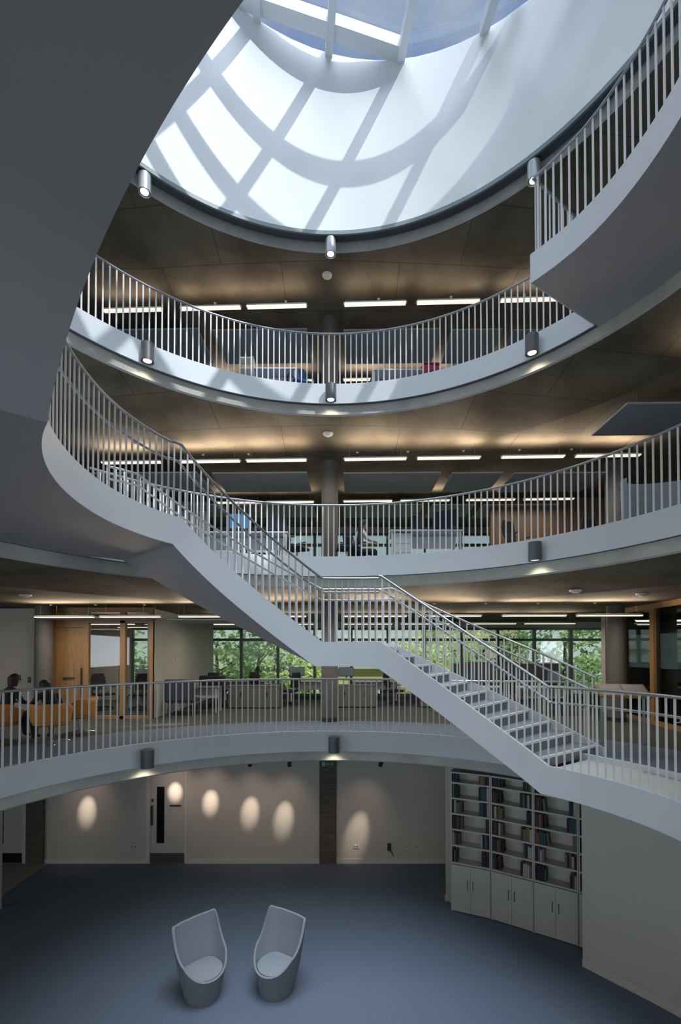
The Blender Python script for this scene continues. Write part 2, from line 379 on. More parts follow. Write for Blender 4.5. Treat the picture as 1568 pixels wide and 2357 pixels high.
# curved right wall in front of the bookcase
cw = [(4.10, 7.98), (4.33, 7.68), (4.66, 7.27), (4.98, 6.82), (5.22, 6.35), (5.40, 5.8), (5.5, 5.0), (5.45, 4.0), (5.2, 2.8), (4.6, 1.5), (3.6, .3)]
def offs(pts, d):
    o = []
    for i, p in enumerate(pts):
        a = Vector(pts[max(0, i-1)]); c = Vector(pts[min(len(pts)-1, i+1)]); t = (c-a).normalized(); o.append((p[0]-t.y*d, p[1]+t.x*d))
    return o
def wallstrip(pts, d, z0, z1):
    o = offs(pts, d); m = MB()
    m.loft([[(p[0], p[1], z0), (p[0], p[1], z1), (q[0], q[1], z1), (q[0], q[1], z0)] for p, q in zip(pts, o)]); return m
def refine(pts, n=4):
    o = []
    for i in range(len(pts)-1):
        p0 = Vector(pts[max(0, i-1)]); p1 = Vector(pts[i]); p2 = Vector(pts[i+1]); p3 = Vector(pts[min(len(pts)-1, i+2)])
        for k in range(n):
            u = k/n; o.append(tuple(.5*((2*p1)+(p2-p0)*u+(2*p0-5*p1+4*p2-p3)*u*u+(3*p1-p0-3*p2+p3)*u**3)))
    return o+[tuple(pts[-1])]
cwr = refine(cw)
S(wallstrip(cwr, .14, 0, 2.86).build('wall_right', M_WALLG), 'pale curved wall right of the bookcase')
S(wallstrip(cwr, -.022, 0, .13).build('baseboard_right', M_SKIRT))
S(wallstrip([(2.30, 10.0), (3.05, 9.75), (3.85, 9.25), (4.55, 8.7), (5.2, 7.9)], .12, 0, 2.86).build('wall_behind_bookcase', M_WALLG))
# ground door in the back wall
S(MB().box(-4.88, GW-.01, 0, -4.79, GW+.12, 2.86).box(-3.92, GW-.01, 0, -3.86, GW+.12, 2.86).build('door_frame_back', M_SKIRT), 'pale frame around the back wall door')
dr = empty('door_back', (0, GW, 0)); tag(dr, 'pale door with tall black vision slit and dark kick plate', kind='structure')
MB().box(-4.79, .02, .02, -3.92, .07, 2.86).build('door_leaf', M_DOOR, dr)
MB().box(-4.765, -.03, .95, -4.725, .02, 1.44).build('pull_handle', M_DARK, dr)
MB().box(-4.765, .005, 1.53, -4.71, .02, 1.60).build('lock_plate', M_DARK, dr)
MB().box(-4.63, .008, .50, -4.44, .02, 1.91).build('vision_panel', M_BLACK, dr)
MB().box(-4.79, .006, .02, -3.92, .02, .25).build('kick_plate', M_KICK, dr)
pl = MB().box(-4.33, .010, 1.40, -4.00, .02, 1.47).build('letter_plate', M_SKIRT, dr); MB().box(-4.31, .004, 1.415, -4.02, .010, 1.455).build('letter_slot', M_DARK, dr)
# left ground door
S(MB().box(-7.99, GW-.02, 0, -7.86, GW+.1, 2.86).build('door_frame_left', M_SKIRT))
dl = empty('door_left', (0, GW, 0)); tag(dl, 'pale door with black kick band at the far left', kind='structure')
MB().box(-8.9, .02, .02, -8.0, .07, 2.86).build('door_leaf', M_WALLG, dl)
MB().box(-8.62, .0, .48, -8.49, .02, 1.9).build('vision_panel', M_BLACK, dl)
MB().box(-8.9, .005, .02, -8.0, .02, .25).build('kick_plate', M_BLACK, dl)
# window wall on every upper level
WX = [-3.756+1.388*i for i in range(-1, 14)]
for k in (1, 2, 3):
    zf = LV*k
    S(MB().box(XL, YF, zf+2.62, XR, YF+.25, zf+LV-.02).build('wall_window_head', M_WALLG), 'bulkhead over the windows of the %s gallery' % NAMES[k])
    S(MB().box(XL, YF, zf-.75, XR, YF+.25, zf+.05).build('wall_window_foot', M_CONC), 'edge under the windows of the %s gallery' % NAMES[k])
    S(MB().box(XL, YF, zf+.05, -5.15 if k > 1 else -7.95, YF+.2, zf+2.62).build('wall_window_side', M_WALLG))
    xs = ([-7.9, -6.53] if k == 1 else [])+WX
    for i in range(len(xs)-1):
        wn = empty('window', (0, YF, zf)); tag(wn, 'tall dark framed window pane of the %s gallery' % NAMES[k], kind='structure')
        x0, x1 = xs[i], xs[i+1]
        f = MB().box(x0+.001, .02, .05, x0+.05, .16, 2.62).box(x1-.05, .02, .05, x1-.001, .16, 2.62)
        f.box(x0+.05, .02, 2.12, x1-.05, .16, 2.22).box(x0+.05, .02, .05, x1-.05, .16, .13).box(x0+.05, .02, 2.54, x1-.05, .16, 2.62)
        f.build('window_frame', M_ALU, wn); MB().box(x0+.05, .08, .13, x1-.05, .09, 2.54).build('window_glass', M_WGLASS, wn)
S(MB().box(XL, YN, 3.6, XL+.15, YF, 14.4).build('wall_outer_left', M_WALLG)); S(MB().box(XR-.15, YN, 0, XR, YF, 14.4).build('wall_outer_right', M_WALLG))
NWX = [-8.5, -5.5, -2.5, .5, 3.5, 6.5, 9.5]
for k in range(4):
    z0 = LV*k; m = MB().box(XL, YN-.15, z0, XR, YN, z0+.45).box(XL, YN-.15, z0+2.7, XR, YN, z0+LV).box(XL, YN-.15, z0+.45, NWX[0], YN, z0+2.7).box(NWX[-1], YN-.15, z0+.45, XR, YN, z0+2.7)
    S(m.build('wall_outer_near', M_WALLG), 'outer wall with added windows behind the camera')
    for a, b in zip(NWX, NWX[1:]):  # windows added here to give the fill lamp an opening
        wn = empty('window', (0, YN, z0)); tag(wn, 'added window in the outer wall behind the camera', kind='structure')
        MB().box(a, -.12, .45, a+.05, -.03, 2.7).box(b-.05, -.12, .45, b, -.03, 2.7).box(a+.05, -.12, .45, b-.05, -.03, .5).box(a+.05, -.12, 2.65, b-.05, -.03, 2.7).build('window_frame', M_ALU, wn)
        MB().box(a+.05, -.08, .5, b-.05, -.07, 2.65).build('window_glass', M_WGLASS, wn)
    area('near_fill_light', (.5, YN+.02, z0+1.58), (math.radians(90), 0, 0), 18, 2.2, NEAR_FILL[k], (.80, .89, 1.0))  # added fill lamp, lifts the lower levels from behind the camera
# first gallery: left white wall, timber front, partition
S(MB().box(-12.3, 11.9, 3.6, -7.62, 12.05, 6.42).build('wall_gallery_left', M_WALL), 'cream wall behind the orange lounge chairs')
S(MB().box(-4.95, 11.95, 3.6, -4.80, 17.6, 6.42).build('wall_partition', M_WALLG), 'pale partition wall beside the windows')
S(MB().box(7.50, 13.2, 3.6, 7.86, 13.4, 6.3).build('wall_fin', M_WALL), 'pale wall end beside the timber framed room')
for k in range(4):
    for sx, P_ in ((1, LEFT_FILL[k]), (-1, RIGHT_FILL[k])):
        if not P_: continue
        xw = XL+.16 if sx > 0 else XR-.16
        for y0 in (-3.2, -.6, 2.0):  # made-up side windows with black panes behind the fill lamp
            wn = empty('window', (xw, 0, LV*k)); tag(wn, 'added window in the side wall beyond the frame', kind='structure')
            MB().box(-.02, y0, .9, .02, y0+.06, 2.6).box(-.02, y0+2.3, .9, .02, y0+2.36, 2.6).box(-.02, y0+.06, .9, .02, y0+2.3, .96).box(-.02, y0+.06, 2.54, .02, y0+2.3, 2.6).build('window_frame', M_ALU, wn)
            MB().box(-.01, y0+.06, .96, -.005, y0+2.3, 2.54).build('window_glass', M_BLACK, wn)
        area('side_fill_light', (xw+sx*.05, .6, LV*k+1.75), (0, math.radians(-90*sx), 0), 1.6, 7.6, P_, (.82, .90, 1.0))  # added fill lamp standing in front of the panes
tf = empty('timber_screen', (0, 11.9, 3.6), label='oak framed glazed screen with an oak door at left gallery office', cat='office screen')
f = MB().box(-7.55, 0, 2.72, -4.80, .12, 2.84).box(-7.55, 0, 0, -7.45, .12, 2.72).box(-6.56, 0, 0, -6.44, .12, 2.72).box(-5.63, 0, 0, -5.50, .12, 2.72).box(-4.88, 0, 0, -4.80, .12, 2.72).box(-6.44, 0, 0, -4.88, .12, .08)
f.box(-6.44, 0, 2.45, -4.88, .12, 2.52).build('oak_frame', M_WOOD, tf)
MB().box(-7.45, .02, 2.34, -6.56, .1, 2.72).build('transom_panel', M_WOOD, tf)
dd = MB().box(-7.44, .03, .01, -6.57, .09, 2.33).build('door_leaf', M_WOOD, tf)
MB().box(-7.08, 0.0, 1.02, -6.80, .03, 1.06).build('push_plate', M_DARK, dd); MB().box(-6.63, -.01, .55, -6.61, .03, 1.3).build('door_handle', M_DARK, dd)
MB().box(-6.44, .05, .08, -5.63, .06, 2.45).build('glass_pane', M_OGLASS, tf); MB().box(-5.50, .05, .08, -4.88, .06, 2.45).build('glass_pane', M_OGLASS, tf)
# timber framed meeting room on the right
tr = empty('timber_glass_wall', (0, 0, 3.6), label='curved oak framed wall of dark tinted glass at the right', cat='glazed wall')
pw = [(7.48, 12.3), (7.40, 11.0), (7.30, 9.7), (7.20, 8.4), (7.05, 7.0)]
for x, y in pw: MB().box(x-.06, y-.07, 0, x+.1, y+.07, 2.84).build('post', M_WOOD, tr)
for (x0, y0), (x1, y1) in zip(pw, pw[1:]):
    MB().beam((x0, y0, 2.79), (x1, y1, 2.79), .12, .14).build('head_rail', M_WOOD, tr); MB().beam((x0, y0, .05), (x1, y1, .05), .12, .10).build('sill_rail', M_WOOD, tr)
    MB().beam((x0+.02, y0, 1.41), (x1+.02, y1, 1.41), .012, 2.62).build('glass_pane', M_DGLASS, tr)
MB().beam((7.48, 12.3, 2.79), (9.9, 12.3, 2.79), .12, .14).build('head_rail', M_WOOD, tr)
MB().beam((7.48, 12.3, 1.41), (9.9, 12.3, 1.41), .012, 2.62).build('glass_pane', M_DGLASS, tr)
# ================================================================== STAIRS
RIN = [(-60, 3.9), (0, 3.87), (10, 3.86), (22, 3.80), (32.7, 3.72), (50, 3.52), (75.4, 3.40), (92.4, 3.30), (110, 3.20), (134.9, 3.06), (154.8, 2.81), (175.4, 2.57), (196, 2.43), (220, 2.37), (262, 2.34), (284, 2.5), (324, 3.3)]
ROUT = [(-60, 4.94), (24, 4.94), (34, 5.45), (42, 5.40), (60, 5.05), (75.4, 4.86), (92.4, 4.80), (138, 4.74), (141, 4.78), (145, 4.935), (205, 4.935), (212, 4.75), (324, 4.9)]
ZT = [(-60, 3.68), (32.7, 3.68), (75.4, 5.48), (92.4, 5.48), (134.9, 7.28), (218, 7.28), (260, 9.08), (280, 9.08), (322, 10.88)]
ZB = [(-60, 3.27), (34.3, 3.27), (77.0, 5.07), (94.6, 5.07), (137.8, 6.87), (220, 6.87), (262, 8.67), (282, 8.67), (324, 10.47)]
rin = lambda a: smooth_table(RIN, a)
rout = lambda a: lerp_table(ROUT, a)
ztp = lambda a: lerp_table(ZT, a)
zbt = lambda a: lerp_table(ZB, a)
KINK = sorted([t[0] for t in ZT]+[t[0] for t in ZB]+[145, 205, 212, 141])
def samples(a0, a1, step=1.5):
    n = int(round((a1-a0)/step)); s = [a0+(a1-a0)*i/n for i in range(n+1)]+[k for k in KINK if a0 < k < a1]
    return sorted(set(round(x, 3) for x in s))
def stair(name, a0, a1, outer_spans, label, treads):
    st = empty(name, (0, 0, 0), label=label, cat='staircase')
    A = samples(a0, a1)
    MB().loft([[(*pol(rin(a), a), zbt(a)), (*pol(rin(a), a), ztp(a)), (*pol(rin(a)+.05, a), ztp(a)), (*pol(rin(a)+.05, a), zbt(a))] for a in A]).build('inner_stringer', M_WHITE, st)
    for o0, o1 in outer_spans:
        MB().loft([[(*pol(rout(a)-.05, a), zbt(a)), (*pol(rout(a)-.05, a), ztp(a)), (*pol(rout(a), a), ztp(a)), (*pol(rout(a), a), zbt(a))] for a in samples(o0, o1)]).build('outer_stringer', M_WHITE, st)
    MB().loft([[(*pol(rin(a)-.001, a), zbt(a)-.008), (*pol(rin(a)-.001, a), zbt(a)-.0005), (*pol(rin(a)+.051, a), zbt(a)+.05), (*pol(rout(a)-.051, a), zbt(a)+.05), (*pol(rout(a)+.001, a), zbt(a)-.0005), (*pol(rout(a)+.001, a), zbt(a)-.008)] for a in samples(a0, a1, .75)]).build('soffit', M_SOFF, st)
    for t in treads:
        if t[0] == 'flat':
            _, b0, b1, z = t
            MB().loft([[(*pol(rin(a)+.05, a), z-.06), (*pol(rin(a)+.05, a), z), (*pol(rout(a)-.05, a), z), (*pol(rout(a)-.05, a), z-.06)] for a in samples(b0, b1)]).build('landing_floor', M_LAND, st)
        else:
            _, b0, b1, z0, n = t; da = (b1-b0)/n; rs = 1.8/(n+1)
            for i in range(n):
                z = z0+rs*(i+1); aa = [b0+da*i, b0+da*(i+.5), b0+da*(i+1)+.3]
                o = MB().loft([[(*pol(rin(a)+.05, a), z-.035), (*pol(rin(a)+.05, a), z), (*pol(rout(a)-.05, a), z), (*pol(rout(a)-.05, a), z-.035)] for a in aa]).build('tread', M_TREAD, st)
                a = aa[0]
                MB().loft([[(*pol(rr, a-.35), z-.03), (*pol(rr, a-.35), z+.004), (*pol(rr, a+.25), z+.004), (*pol(rr, a+.25), z-.03)] for rr in (rin(a)+.05, rout(a)-.05)]).build('nosing', M_NOSE, o)
                MB().loft([[(*pol(rr, a), z-rs), (*pol(rr, a), z-.03), (*pol(rr, a+.3), z-.03), (*pol(rr, a+.3), z-rs)] for rr in (rin(a)+.05, rout(a)-.05)]).build('riser', M_RISER, o)
    return st
stair('staircase', -60, 218.0, [(34, 145)], 'white curved staircase in two flights from first gallery up to left landing',
      [('flat', -60, 34, 3.6), ('step', 35.3, 74.5, 3.6, 10), ('flat', 74.0, 93.5, 5.4), ('step', 93.6, 135.2, 5.4, 10), ('flat', 135.0, 218, 7.2)])
stair('staircase', 218.0, 322, [(212, 322)], 'dark staircase underside looming overhead at upper left',
      [('step', 220, 260, 7.2, 10), ('flat', 260, 281, 9.0), ('step', 281, 322, 9.0, 10)])
# third gallery balcony on the right
bl = empty('balcony', (0, 0, 10.8), label='white edged curved balcony projecting from third gallery at upper right', cat='balcony')
A = [-38+69.8*i/40 for i in range(41)]; RB = lambda a: smooth_table([(-38, 3.5), (0, 3.46), (18, 3.43), (31.8, 3.35)], a)
MB().loft([[(*pol(RB(a), a), -.33), (*pol(RB(a), a), .08), (*pol(RB(a)+.06, a), .08), (*pol(RB(a)+.06, a), -.33)] for a in A]).build('curved_fascia', M_WHITE, bl)
p0, p1 = pol(RB(31.8), 31.8), pol(R+.04, 31.8)
MB().beam((p0[0], p0[1], -.125), (p1[0], p1[1], -.125), .05, .41).build('end_fascia', M_WHITE, bl)
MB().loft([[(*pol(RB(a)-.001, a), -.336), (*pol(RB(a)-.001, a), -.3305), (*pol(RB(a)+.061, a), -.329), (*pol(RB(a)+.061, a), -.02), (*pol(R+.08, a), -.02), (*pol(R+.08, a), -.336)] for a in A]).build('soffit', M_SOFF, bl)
MB().loft([[(*pol(RB(a)+.06, a), -.019), (*pol(RB(a)+.06, a), 0), (*pol(R+.1, a), 0), (*pol(R+.1, a), -.019)] for a in A]).build('carpet', M_CARP, bl)
# ================================================================== BALUSTRADES
BAR = {}
M_BAR2 = mat('steel_baluster', (.46, .48, .50), .38, metal=.4)
def bar_mesh(h, m_=None):
    m_ = m_ or M_BAR; key = (round(h, 3), m_.name)
    if key not in BAR:
        o = MB().box(-.0125, -.006, 0, .0125, .006, h).build('baluster', m_); BAR[key] = o.data; bpy.data.objects.remove(o)
    return BAR[key]
def resample(path, step):
    out = []; acc = 0; nxt = step*.5
    for p, q in zip(path, path[1:]):
        d = math.hypot(q[0]-p[0], q[1]-p[1])
        while d > 0 and acc+d >= nxt:
            u = (nxt-acc)/d; out.append((p[0]+(q[0]-p[0])*u, p[1]+(q[1]-p[1])*u, p[2]+(q[2]-p[2])*u, math.atan2(q[1]-p[1], q[0]-p[0]))); nxt += step
        acc += d
    return out
def balustrade(name, path, label, h=1.09, step=.1144, second=False, inward=1, rail_mat=None, rr=.0205):
    b = empty(name, (0, 0, 0), label=label, cat='balustrade')
    MB().tube([(p[0], p[1], p[2]+h-.02) for p in path], rr, 10).build('top_rail', rail_mat or M_STEEL, b)
    if second:
        pts = []
        for i, p in enumerate(path):
            a = path[max(0, i-1)]; c = path[min(len(path)-1, i+1)]; t = Vector((c[0]-a[0], c[1]-a[1])).normalized()
            pts.append((p[0]-t.y*.075*inward, p[1]+t.x*.075*inward, p[2]+h-.25))
        hr = MB().tube(pts, .018, 8).build('handrail', rail_mat or M_STEEL, b)
        m = MB()
        for x, y, z, an in resample(path, 1.25):
            nx, ny = -math.sin(an)*inward, math.cos(an)*inward
            MB().tube([(x, y, z+h-.30), (x+nx*.06, y+ny*.06, z+h-.30), (x+nx*.075, y+ny*.075, z+h-.26)], .007, 6).build('bracket', M_STEEL, hr)
    me = bar_mesh(h-.03, M_BAR2 if second and rail_mat else None)
    for x, y, z, an in resample(path, step):
        o = bpy.data.objects.new('baluster', me); COL.objects.link(o); o.parent = b; o.location = (x, y, z-.01); o.rotation_euler.z = an
    return b
def ringpath(r, z, a0, a1): return ringpts(r, z, a0, a1)
balustrade('gallery_balustrade', ringpath(R+.035, 3.68, 175, 62)+[(2.75, 8.86, 3.68), (3.5, 8.80, 3.68), (4.45, 8.45, 3.68)], 'steel balustrade on the lowest gallery edge above the ground floor')
balustrade('gallery_balustrade', ringpath(R+.035, 7.28, 143, 7), 'steel balustrade on the middle gallery edge below the seated worker')
balustrade('gallery_balustrade', ringpath(R+.035, 10.88, 160, 32.5), 'steel balustrade on the highest full gallery edge catching sunlight')
def stpath(a0, a1, f, off): return [(*pol(f(a)+off, a), ztp(a)) for a in samples(a0, a1)]
balustrade('stair_balustrade', stpath(-2, 76, rin, .025), 'near balustrade of lower stair flight and first gallery landing', h=1.15, second=True, inward=-1)
balustrade('stair_balustrade', stpath(76, 138, rin, .025), 'near balustrade of half landing and upper stair flight', h=1.11, second=True, inward=-1, rail_mat=M_DSTEEL)
balustrade('stair_balustrade', stpath(138, 218, rin, .025), 'curved balustrade around the left stair landing', h=1.09, second=True, inward=-1, rail_mat=M_DSTEEL)
balustrade('stair_balustrade', stpath(35, 141, rout, -.025), 'far balustrade of the two stair flights', h=1.12, second=True, inward=1, step=.135)
balustrade('balcony_balustrade', [(p1[0]-.02, p1[1]+.02, 10.88)]+[(p0[0]+.03, p0[1]+.0, 10.88)]+[(*pol(RB(a)+.03, a), 10.88) for a in [31-1.4*i for i in range(42)]], 'balustrade of the curved balcony at upper right', h=1.09)
# ================================================================== WALL LAMPS on the fascias
LP = 16
def lamp_at(a, k, label):
    x, y = pol(R+.09 if k == 4 else R-.115, a); zc = LV*k-(.56 if k == 4 else .17)
    o = empty('wall_lamp', (x, y, zc), label=label, cat='wall lamp', group='cylinder lamps on the fascias')
    MB().lathe([(.0, .16), (.108, .16), (.112, .155), (.112, -.16), (.098, -.162), (.094, -.10)], 32).build('lamp_body', M_LAMPT if k == 4 else M_LAMP, o)
    MB().lathe([(.0, -.145), (.075, -.145)], 24).build('lens', M_LENS, o)
    MB().lathe([(.094, -.10), (.075, -.142), (.0, -.142)], 24).build('reflector', M_CHROME, o)
    dx, dy = math.cos(math.radians(a)), math.sin(math.radians(a))
    hb = .018; MB().obox((dx*(.09+hb), dy*(.09+hb), .1 if k == 4 else 0), (dx, dy, 0), (-dy, dx, 0), (0, 0, 1), hb, .03, .05).build('bracket', M_LAMP, o)
    spot('lamp_light', (0, 0, -.17), (dx*.10, dy*.10, -1), LP*(1 if k < 4 else .5), (1, .89, .60), 130, .8, .05, o)
    return o
for a, k, lab in ((132.6, 4, 'pale cylinder lamp at left under the white drum'), (90.4, 4, 'pale cylinder lamp at the middle under the white drum'), (44.0, 4, 'pale cylinder lamp at right under the white drum'),
                  (132.6, 3, 'cylinder lamp on left of the sunlit upper fascia'), (90.3, 3, 'cylinder lamp at middle of the sunlit upper fascia'), (43.6, 3, 'cylinder lamp on shaded right of the upper fascia'),
                  (43.3, 2, 'dark cylinder lamp on the middle fascia at right'),
                  (132.0, 1, 'dark cylinder lamp on the lowest fascia at left'), (89.5, 1, 'dark cylinder lamp on the lowest fascia below the column')):
    lamp_at(a, k, lab)
for a, k, lab in ((3, 4, 'added cylinder lamp under the drum above the curved balcony'), (-42, 4, 'added cylinder lamp under the near right of the drum'), (-88, 4, 'added cylinder lamp under the near side of the drum'), (-133, 4, 'added cylinder lamp under the near left of the drum'), (183, 4, 'added cylinder lamp under the left side of the drum'),
                  (186, 3, 'added cylinder lamp on the upper fascia left side'), (3, 2, 'added cylinder lamp on the middle fascia right side'), (-38, 2, 'added cylinder lamp on the middle fascia near right'), (186, 1, 'added cylinder lamp on the lowest fascia left side')):
    lamp_at(a, k, lab)  # unseen lamps added round the ring for extra fill light
# ================================================================== CEILING: strips, panels, detectors, roses
PLACE = {-3: 'leftmost', -2: 'second from left', -1: 'third from left', 0: 'just left of the column', 1: 'just right of the column', 2: 'second right of the column', 3: 'third right of the column', 4: 'rightmost'}
def strip(x0, x1, y, z, k, label, grp, power=9):
    L_ = x1-x0; sk = -.035
    o = empty('strip_light', ((x0+x1)/2, y+sk*(x0+x1)/2, z), math.atan(sk), label, 'strip light', grp)
    MB().tube([(-L_/2, 0, 0), (-L_/2+.04, 0, 0), (L_/2-.04, 0, 0), (L_/2, 0, 0)], [.03, .075, .075, .03], 10, sq=(1, .33)).build('housing', M_WPLAS, o)
    MB().obox((0, 0, -.022), (1, 0, 0), (0, 1, 0), (0, 0, 1), L_/2-.03, .055, .012).build('diffuser', M_LED, o)
    for s in (-1, 1): MB().tube([(s*L_*.4, 0, .02), (s*L_*.4, 0, .33)], .002, 5).build('hanging_wire', M_DARK, o)
    area('strip_uplight', (0, -.04, .05), (math.radians(180+30), 0, 0), L_*.98, .1, power*.85, WARM, o)
    area('strip_downlight', (0, 0, -.06), (0, 0, 0), L_*.9, .1, (power if power < 12 else 9)*1.6, (1, .88, .76), o)
    return o
SX = [(-7.15, -5.72), (-5.60, -4.15), (-3.76, -2.30), (-2.20, -.76), (.06, 1.53), (1.73, 3.20), (3.63, 5.08), (5.28, 6.75)]
ORDN = ['first', 'second', 'third', 'fourth']
PN = ['leftmost', 'second from left', 'third from left', 'just left of column', 'just right of column', 'second right of column', 'third right of column', 'rightmost']
for k in (2, 3, 4):
    z = LV*k-1.06
    for i, (a, b) in enumerate(SX):
        if k > 2 and i == 0: continue
        if k == 2 and i in (2, 3): pass
        strip(a, b, 10.62, z, k, '%s strip light in the front row under the %s slab' % (PN[i], {2: 'second gallery', 3: 'third gallery', 4: 'roof'}[k]), 'front row strips under %s slab' % NAMES[k], 17 if k < 4 else 4.5)
    for i, (a, b) in enumerate(SX):
        if i in (0, 1): continue
        strip(a, b, 13.6, z, k, '%s strip light in the back row under the %s slab' % (PN[i], {2: 'second gallery', 3: 'third gallery', 4: 'roof'}[k]), 'back row strips under %s slab' % NAMES[k], 8)
strip(-9.2, -7.35, 7.5, LV*2-1.06, 2, 'strip light end at left edge above the lounge chairs', 'side strips', 8)
strip(5.3, 6.8, 7.3, LV*3-1.06, 3, 'strip light beside the big panel at the right edge', 'side strips', 8)
for k in (1, 2, 3, 4):  # unseen strips added behind the camera to brighten the void
    for i, (a, b) in enumerate(((-5.2, -3.7), (-2.4, -.9), (.6, 2.1), (3.6, 5.1))):
        strip(a, b, -1.6, LV*k-(.90 if k == 1 else 1.06), k, 'added strip light on the near side behind the camera, %s' % ORDN[i]+', storey %s' % NAMES[k], 'added near side strips %s' % NAMES[k], 10)
strip(-7.4, -6.0, 13.4, LV*2-1.06, 2, 'front strip light inside the glazed office', 'office strips', 10); strip(-7.4, -6.0, 15.2, LV*2-1.06, 2, 'back strip light inside the glazed office', 'office strips', 10)
def panel(x0, x1, y0, y1, z, label, grp):
    o = empty('acoustic_panel', ((x0+x1)/2, (y0+y1)/2, z), math.atan(-.035)*.6, label, 'ceiling panel', grp); hx, hy = (x1-x0)/2, (y1-y0)/2
    MB().box(-hx, -hy, 0, hx, hy, .03).build('panel_board', M_PANEL, o)
    MB().box(-hx-.008, -hy-.01, .002, hx+.008, -hy, .034).box(-hx-.008, hy, .002, hx+.008, hy+.01, .034).box(-hx-.01, -hy, .002, -hx, hy, .034).box(hx, -hy, .002, hx+.01, hy, .034).build('edge_trim', M_PEDGE, o)
    for s in (-1, 1):
        for t in (-1, 1): MB().tube([(s*hx*.8, t*hy*.7, .03), (s*hx*.8, t*hy*.7, .30)], .004, 5).build('hanging_wire', M_STEEL, o)
    return o
PX = [(-6.2, -3.55), (-3.18, -.83), (.10, 2.50), (2.80, 4.05), (4.35, 6.6)]
PL = ['leftmost', 'left of the column', 'right of the column', 'short one right of column', 'rightmost']
for k in (3, 4):
    for i, (a, b) in enumerate(PX):
        panel(a, b, 11.5, 12.84, LV*k-1.06, 'blue grey ceiling panel %s, front row under %s slab' % (PL[i], 'third gallery' if k == 3 else 'roof'), 'front row ceiling panels under %s slab' % NAMES[k])
        panel(a, b, 14.0, 15.3, LV*k-1.06, 'blue grey ceiling panel, %s, back row under %s slab' % (PL[i], 'third gallery' if k == 3 else 'roof'), 'back row ceiling panels under %s slab' % NAMES[k])
panel(5.15, 8.0, 8.24, 9.45, LV*3-1.06, 'large dark ceiling panel at the right edge above the middle balustrade', None)
panel(-7.0, -4.4, 10.9, 12.0-.2, LV*2-1.10, 'blue grey ceiling panel hanging before the oak screen', None)
panel(-4.3, -2.2, 11.6, 12.8, LV*2-1.10, 'blue grey ceiling panel half hidden behind the stair', None)
def soffit_z(x, y, k):
    rr_ = math.hypot(x-CX, y-CY)-R; return LV*k-lerp_table([(.115, .55), (.60, .62), (1.7, .75)], rr_)
def detector(x, y, z, lab):
    o = MB().lathe([(0, -.06), (.05, -.06), (.06, -.045), (.10, -.03), (.115, 0)], 20).build('smoke_detector', M_WPLAS, loc=(x, y, z)); tag(o, lab, 'smoke detector', 'smoke detectors on the soffits'); return o
for x, y, k, lab in ((-.30, 10.32, 4, 'smoke detector on the soffit below the white drum'), (-.28, 10.30, 3, 'smoke detector on the soffit above the middle column'), (-6.3, 9.3, 2, 'smoke detector on the soffit at lower left'), (5.9, 9.1, 2, 'larger smoke detector on soffit near the oak framed room'), (4.5, 8.9, 2, 'faint smoke detector on soffit above the lower stair')):
    detector(x, y, soffit_z(x, y, k)+.004, lab)
rose = MB().lathe([(0, -.03), (.022, -.028), (.032, -.012), (.034, 0)], 12).build('ceiling_rose', M_WPLAS)
first = [rose]
ORD0 = ['first', 'second', 'third', 'fourth', 'fifth', 'sixth', 'seventh', 'eighth']
def roses(k, ys, xs, grp, lab):
    for y in ys:
        for qi, x in enumerate(xs):
            o = rose if first else rose.copy()
            if first: first.clear()
            else: COL.objects.link(o)
            o.location = (x, y-.035*x, LV*k-.75); tag(o, '%s from left of the ' % ORD0[qi].capitalize()+lab, 'ceiling rose', grp)
roses(2, (11.0,), [-7.0, -5.9, -4.7, 2.2, 3.4, 4.6, 5.9], 'roses before the first gallery strips', 'small white ceiling roses, front line, first gallery')
roses(3, (11.0,), [-3.3, -2.2, .4, 1.6, 2.9, 4.2, 5.4], 'roses before the second gallery strips', 'small white ceiling roses over the second gallery')
roses(4, (10.9,), [-3.0, -1.3, .9, 2.6, 4.3], 'roses over the third gallery', 'small white ceiling roses over the third gallery')
roses(2, (12.4,), [-6.6, -5.5, 1.6, 2.9, 4.1, 5.3], 'second line of roses over first gallery', 'small white ceiling roses, back line, first gallery')
